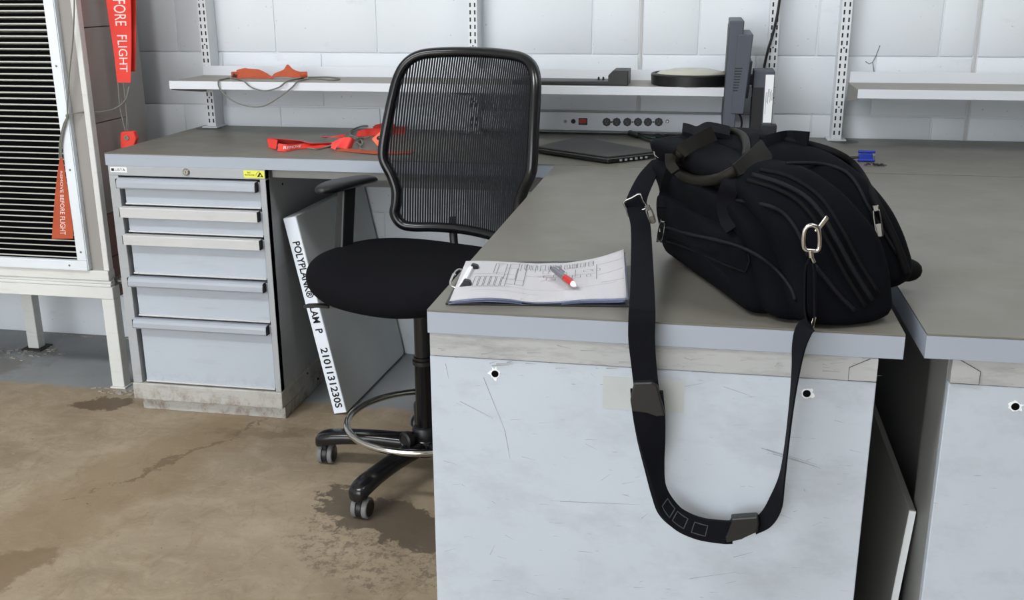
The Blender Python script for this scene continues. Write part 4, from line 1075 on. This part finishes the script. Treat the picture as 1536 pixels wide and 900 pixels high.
def along(nm, tf, a, b, rad, name, mat, out=.003):
    S = SP[nm]; o_ = out
    ol = rrect(S['l0']-o_, S['l1']+o_, S['h0']-o_, S['h1']+o_, S['rn'], S['rf'], S['rb']); n = len(ol)
    t_ = S['t0']+(S['t1']-S['t0'])*tf
    P_ = [W_(lean(l, h, S), t_, max(h, .006)) for l, h in ol[int(a*n):int(b*n)]]
    return obj(name, B().tube(cat(P_, 2), rad, 8), mat, bg_, smooth='all')
def seam(name, pix, rad, mat, lift=.001, n=5, parent=None):
    return obj(name, B().tube(cat([on_bag(px, py, lift) for px, py in pix], n), rad, 8), mat, parent or bg_, smooth='all')
def band(name, pix, half, mat, lift=.004, th=.004, n=6, wv_=None, parent=None):
    P_ = cat([on_bag(*q_, lift) if len(q_) == 2 else at(q_[0], q_[1], 'y', q_[2]) for q_ in pix], n)
    Wd = []
    for i, p_ in enumerate(P_):
        t_ = (P_[min(i+1, len(P_)-1)]-P_[max(i-1, 0)]).normalized()
        w_ = t_.cross((CAM-p_).normalized()) if wv_ is None else Vector(wv_)
        Wd.append(w_.normalized()*half)
    return obj(name, B().ribbon(P_, Wd, th), mat, parent or bg_, smooth=True)

# zips and piping follow the seams
seam('zip', [(992, 338), (1030, 350), (1075, 360), (1110, 370), (1140, 385), (1165, 405), (1185, 430), (1193, 450)], .0032, 'zip')
seam('panel_seam', [(1000, 362), (1040, 376), (1090, 398), (1118, 408)], .0016, 'bag_edge'); seam('panel_seam', [(1118, 408), (1124, 392), (1122, 380)], .0016, 'bag_edge')
seam('zip', [(1105, 300), (1150, 308), (1175, 320), (1192, 340), (1205, 365), (1212, 385)], .0032, 'zip')
seam('zip', [(1128, 262), (1170, 275), (1205, 293), (1230, 318), (1255, 360), (1280, 405), (1308, 450)], .0042, 'zip')
seam('piping', [(1120, 270), (1165, 284), (1197, 302), (1222, 330), (1246, 370), (1270, 415), (1298, 460)], .0034, 'bag_edge')
seam('piping', [(1140, 255), (1180, 264), (1216, 284), (1240, 308), (1266, 350), (1290, 395), (1318, 440)], .0034, 'bag_edge')
seam('zip', [(1222, 398), (1240, 420), (1260, 444), (1282, 466)], .0038, 'zip')
seam('zip', [(1180, 245), (1230, 246), (1265, 256), (1285, 276), (1300, 305), (1320, 340), (1345, 380)], .0032, 'zip')
seam('piping', [(1140, 206), (1195, 213), (1250, 228), (1285, 252), (1312, 300), (1335, 345), (1352, 385), (1360, 410)], .0070, 'bag_edge', .002)
c = at(1360, 405, 'y', -1.985)
obj('corner_foot', B().sphere(c, .024, (1.1, 1.0, .85), 16), 'bag_edge', bg_, smooth='all')

# handle straps, leather handles
band('handle_strap', [(1018, 238), (1008, 262), (1000, 290), (998, 312)], .014, 'web')
band('handle_strap', [(1108, 252), (1096, 276), (1089, 300), (1092, 326), (1102, 342)], .015, 'web')
band('handle_strap', [(1150, 218), (1180, 210), (1212, 212)], .017, 'web', .008)
hb = -2.02
h1_ = [(1070, 200, hb+.10), (1045, 212, hb+.06), (1022, 228, hb+.02), (1014, 246, hb-.02), (1022, 262, hb-.05), (1048, 271, hb-.08), (1078, 268, hb-.09), (1103, 256, hb-.08), (1125, 242, hb-.05), (1150, 224, hb)]
def P3(q_): return at(q_[0], q_[1], 'y', q_[2])
hp = [P3(q_) if i < 3 else on_bag(q_[0], q_[1], .016 if i < 8 else .012, q_[2]) for i, q_ in enumerate(h1_)]
hd = obj('handle', B().tube(cat(hp[2:8], 8), .0092, 12), 'leather', bg_, smooth='all')
def tab(pts, half, nm='handle_tab'):
    P_ = cat(pts, 6); Wd = [((P_[min(i+1, len(P_)-1)]-P_[max(i-1, 0)]).normalized().cross((CAM-p_).normalized())).normalized() for i, p_ in enumerate(P_)]
    n = len(P_); hw_ = [half[0]+(half[1]-half[0])*i/(n-1) for i in range(n)]
    o = obj(nm, B().ribbon(P_, [w_*h for w_, h in zip(Wd, hw_)], .005), 'leather', hd, smooth=True)
    return o
tab([hp[3], hp[2], hp[1], hp[0]], (.010, .014)); tab([hp[7], hp[8], hp[9]], (.010, .019))
for k in range(3):
    c = hp[9].lerp(hp[8], .18+.14*k); tv = (hp[8]-hp[9]).normalized(); wv_ = tv.cross((CAM-c).normalized()).normalized()*.016
    o_ = (CAM-c).normalized()*.0032
    obj('stitching', B().tube([c-wv_+o_, c+wv_+o_], .0009, 5), 'bag_edge', hd)
h2_ = [(1070, 203, -1.94), (1085, 199, -1.93), (1103, 198, -1.92), (1116, 206, -1.93), (1120, 222, -1.95), (1118, 236, -1.97)]
obj('handle', B().tube(cat([on_bag(q_[0], q_[1], .012, q_[2]) for q_ in h2_], 8), .0072, 12), 'leather', bg_, smooth='all')
tab2 = [(1006, 232, -1.98), (1006, 246, -2.0), (1014, 258, -2.02)]
P_ = [P3(q_) for q_ in tab2]; tab(P_, (.010, .008))
# tabs and a rolled strap end on the far top corner
obj('strap_end', B().tube(cat([P3(q_) for q_ in ((988, 232, -1.80), (1004, 222, -1.80), (1022, 214, -1.80), (1038, 206, -1.80))], 5), [.010+.006*min(1, i/6) for i in range(16)], 10), 'web', bg_, smooth='all')
obj('strap_fold', B().ribbon(cat([P3(q_) for q_ in ((1024, 194, -1.79), (1034, 196, -1.80), (1046, 199, -1.82), (1060, 193, -1.84), (1075, 195, -1.86), (1095, 200, -1.88))], 5), [(0, .02, .006)]*26, .010), 'web', bg_, smooth=True)
obj('ring', B().tube([P3((990, 228, -1.81))+Vector((.011*math.cos(2*math.pi*k/20), 0, .011*math.sin(2*math.pi*k/20))) for k in range(20)], .0022, 6, True), 'chrome', bg_, smooth='all')

# zip pulls
def pull(px0, py0, px1, py1, lift=.008):
    a, b = on_bag(px0, py0, lift), on_bag(px1, py1, lift+.003); v = (b-a); L = v.length; v.normalize()
    s_ = v.cross((CAM-a).normalized()).normalized(); n_ = s_.cross(v)
    o = obj('zip_slider', B().prism([a-s_*.005-v*.006, a+s_*.005-v*.006, a+s_*.004+v*.004, a-s_*.004+v*.004], n_*.005, .001), 'steel_dark', bg_)
    loop = [a+v*.003+s_*.0045, a+v*(L-.004)+s_*.0048, a+v*L+s_*.002, a+v*L-s_*.002, a+v*(L-.004)-s_*.0048, a+v*.003-s_*.0045]
    obj('zip_pull', B().tube(cat(loop, 3, True), .0014, 6, True).prism([a+v*(L*.55)-s_*.0042, a+v*(L*.55)+s_*.0042, a+v*L+s_*.003, a+v*L-s_*.003], n_*.0014), 'steel_dark', o)
pull(994, 334, 989, 362); pull(972, 312, 980, 334); pull(1314, 314, 1320, 354, .010)

# shoulder strap: from the far corner over the bench front, a padded loop, back up to the near end
Sx = [ # px, py, y, half width vector
 (990, 238, -1.80, (.016, -.010, .006)), (972, 262, -1.83, (.019, -.004, .004)), (956, 296, -1.87, (.020, 0, .002)), (955, 312, -1.89, (.020, 0, .0)), (961, 340, -1.95, (.0185, 0, 0)), (963, 400, -2.10, (.0195, 0, 0)), (963.5, 452, -2.232, (.0205, 0, 0)),
 (963, 472, -2.252, (.0215, 0, 0)), (962.5, 510, -2.254, (.0215, 0, 0)), (966, 550, -2.255, (.0205, 0, 0)), (970, 585, -2.257, (.0205, 0, 0))]
PS = [at(*q_[:2], 'y', q_[2]) for q_ in Sx]
str_ = obj('shoulder_strap', B().ribbon(cat(PS, 6), cat([q_[3] for q_ in Sx], 6), .003), 'web', bg_, smooth=True)
Px = [(970, 585, -2.258, (.0265, 0, 0)), (973, 620, -2.260, (.0265, .003, 0)), (977, 660, -2.262, (.021, .010, 0)), (982, 700, -2.264, (.0125, .016, .001)), (988, 735, -2.266, (.0075, .017, .003)), (999, 760, -2.267, (.0085, .012, .010)),
      (1020, 780, -2.266, (.007, .006, .0155)), (1050, 793, -2.265, (.004, .003, .0180)), (1085, 798, -2.264, (.001, .002, .0195)), (1099, 798, -2.264, (-.001, .002, .0195))]
PP = [at(*q_[:2], 'y', q_[2]) for q_ in Px]; PPc, PWc = cat(PP, 6), cat([q_[3] for q_ in Px], 6)
pad = obj('shoulder_pad', B().ribbon(PPc, PWc, .008), 'web', str_, smooth=True)
fP, LP = on_ribbon(PPc, PWc, .0046, 1)
nrm_s = 1 if (PPc[40+1]-PPc[40]).cross(PWc[40]).y < 0 else -1
fP, LP = on_ribbon(PPc, PWc, .0042, nrm_s)
for u0 in (.60, .69, .80):
    u0_, u1_ = LP*u0, LP*(u0+.07)
    lo = [fP(u0_+(u1_-u0_)*a_, (-.5+b_), 0, 1) for a_, b_ in ((0, 0), (.33, 0), (.66, 0), (1, 0), (1, .5), (1, 1), (.66, 1), (.33, 1), (0, 1), (0, .5))]
    obj('pad_window', B().tube(lo, .0010, 5, True), 'stitch', pad)
obj('pad_cap', B().prism([at(px, py, 'y', -2.268) for px, py in ((951, 574), (978, 573), (986, 579), (997, 618), (996, 626), (986, 622), (970, 619), (948, 618), (945, 600))], (0, .018, 0), .003), 'cap', str_)
obj('pad_cap', B().prism([at(px, py, 'y', -2.276) for px, py in ((1096, 778), (1137, 775), (1139, 786), (1136, 799), (1112, 809), (1090, 815), (1088, 808), (1096, 795), (1099, 786))], (0, .018, 0), .003), 'cap', str_)
Rx = [(1132, 790, -2.262, (-.003, .004, .012)), (1150, 778, -2.262, (-.008, .006, .010)), (1163, 756, -2.262, (-.009, .010, .004)), (1173, 720, -2.262, (-.0025, .016, .001)), (1180, 670, -2.262, (-.0005, .0175, 0)), (1187, 610, -2.262, (-.0010, .0175, 0)), (1193, 560, -2.260, (-.0035, .0165, 0)), (1198, 520, -2.258, (-.0080, .014, 0)), (1206, 495, -2.254, (-.0105, .010, .003)), (1216, 486, -2.25, (-.006, .008, .008))]
PR = [at(*q_[:2], 'y', q_[2]) for q_ in Rx]
obj('strap_tail', B().ribbon(cat(PR, 6), cat([q_[3] for q_ in Rx], 6), .0028), 'web', str_, smooth=True)
# slider buckle on the left run
def at3(px, py, y): return at(px, py, 'y', y)
bk = [at3(px, py, -1.895) for px, py in ((936, 303), (960, 291), (970, 311), (944, 325))]
k = obj('slider_buckle', B().tube(cat([bk[0], bk[0].lerp(bk[1], .5), bk[1], bk[1].lerp(bk[2], .5), bk[2], bk[2].lerp(bk[3], .5), bk[3], bk[3].lerp(bk[0], .5)], 3, True), .0022, 6, True), 'steel_dark', str_, smooth='all')
obj('strap_keeper', B().prism([at3(px, py, -1.890) for px, py in ((937, 305), (956, 295), (965, 311), (945, 322))], (0, .004, 0), .001), 'web', k)
# near-end hanging loop, clasp and ring
yl = -2.246
lp = [(1214, 388, yl), (1209, 400, yl), (1208, 430, yl), (1208, 462, yl), (1212, 480, yl), (1220, 486, yl), (1222, 470, yl), (1222, 440, yl), (1222, 410, yl), (1220, 394, yl)]
obj('strap_loop', B().ribbon(cat([at3(*q_) for q_ in lp], 5), [(.0022, .012, 0)]*46, .0026), 'web', str_, smooth=True)
sl = [at3(px, py, yl-.008) for px, py in ((1220, 474), (1225, 476), (1220, 494), (1214, 492))]
obj('slider_buckle', B().prism(sl, (0, .004, 0), .001), 'chrome', str_)
hk = [at3(px, py, yl-.004) for px, py in ((1206, 372), (1206, 350), (1210, 341), (1218, 338), (1226, 342), (1229, 352), (1228, 374), (1217, 376))]
ck = obj('swivel_clasp', B().tube(cat(hk, 4, True), .0034, 8, True), 'chrome', str_, smooth='all')
obj('swivel_post', B().cyl(at3(1216, 376, yl-.004), at3(1217, 386, yl-.004), .0042, 12).cyl(at3(1217, 385, yl-.004), at3(1221, 394, yl-.004), .0034, 10), 'chrome', ck, smooth=True)
obj('strap_ring', B().prism([at3(px, py, yl-.002) for px, py in ((1221, 347), (1239, 323), (1244, 328), (1227, 350))], (0, .006, 0), .0015), 'chrome', bg_)
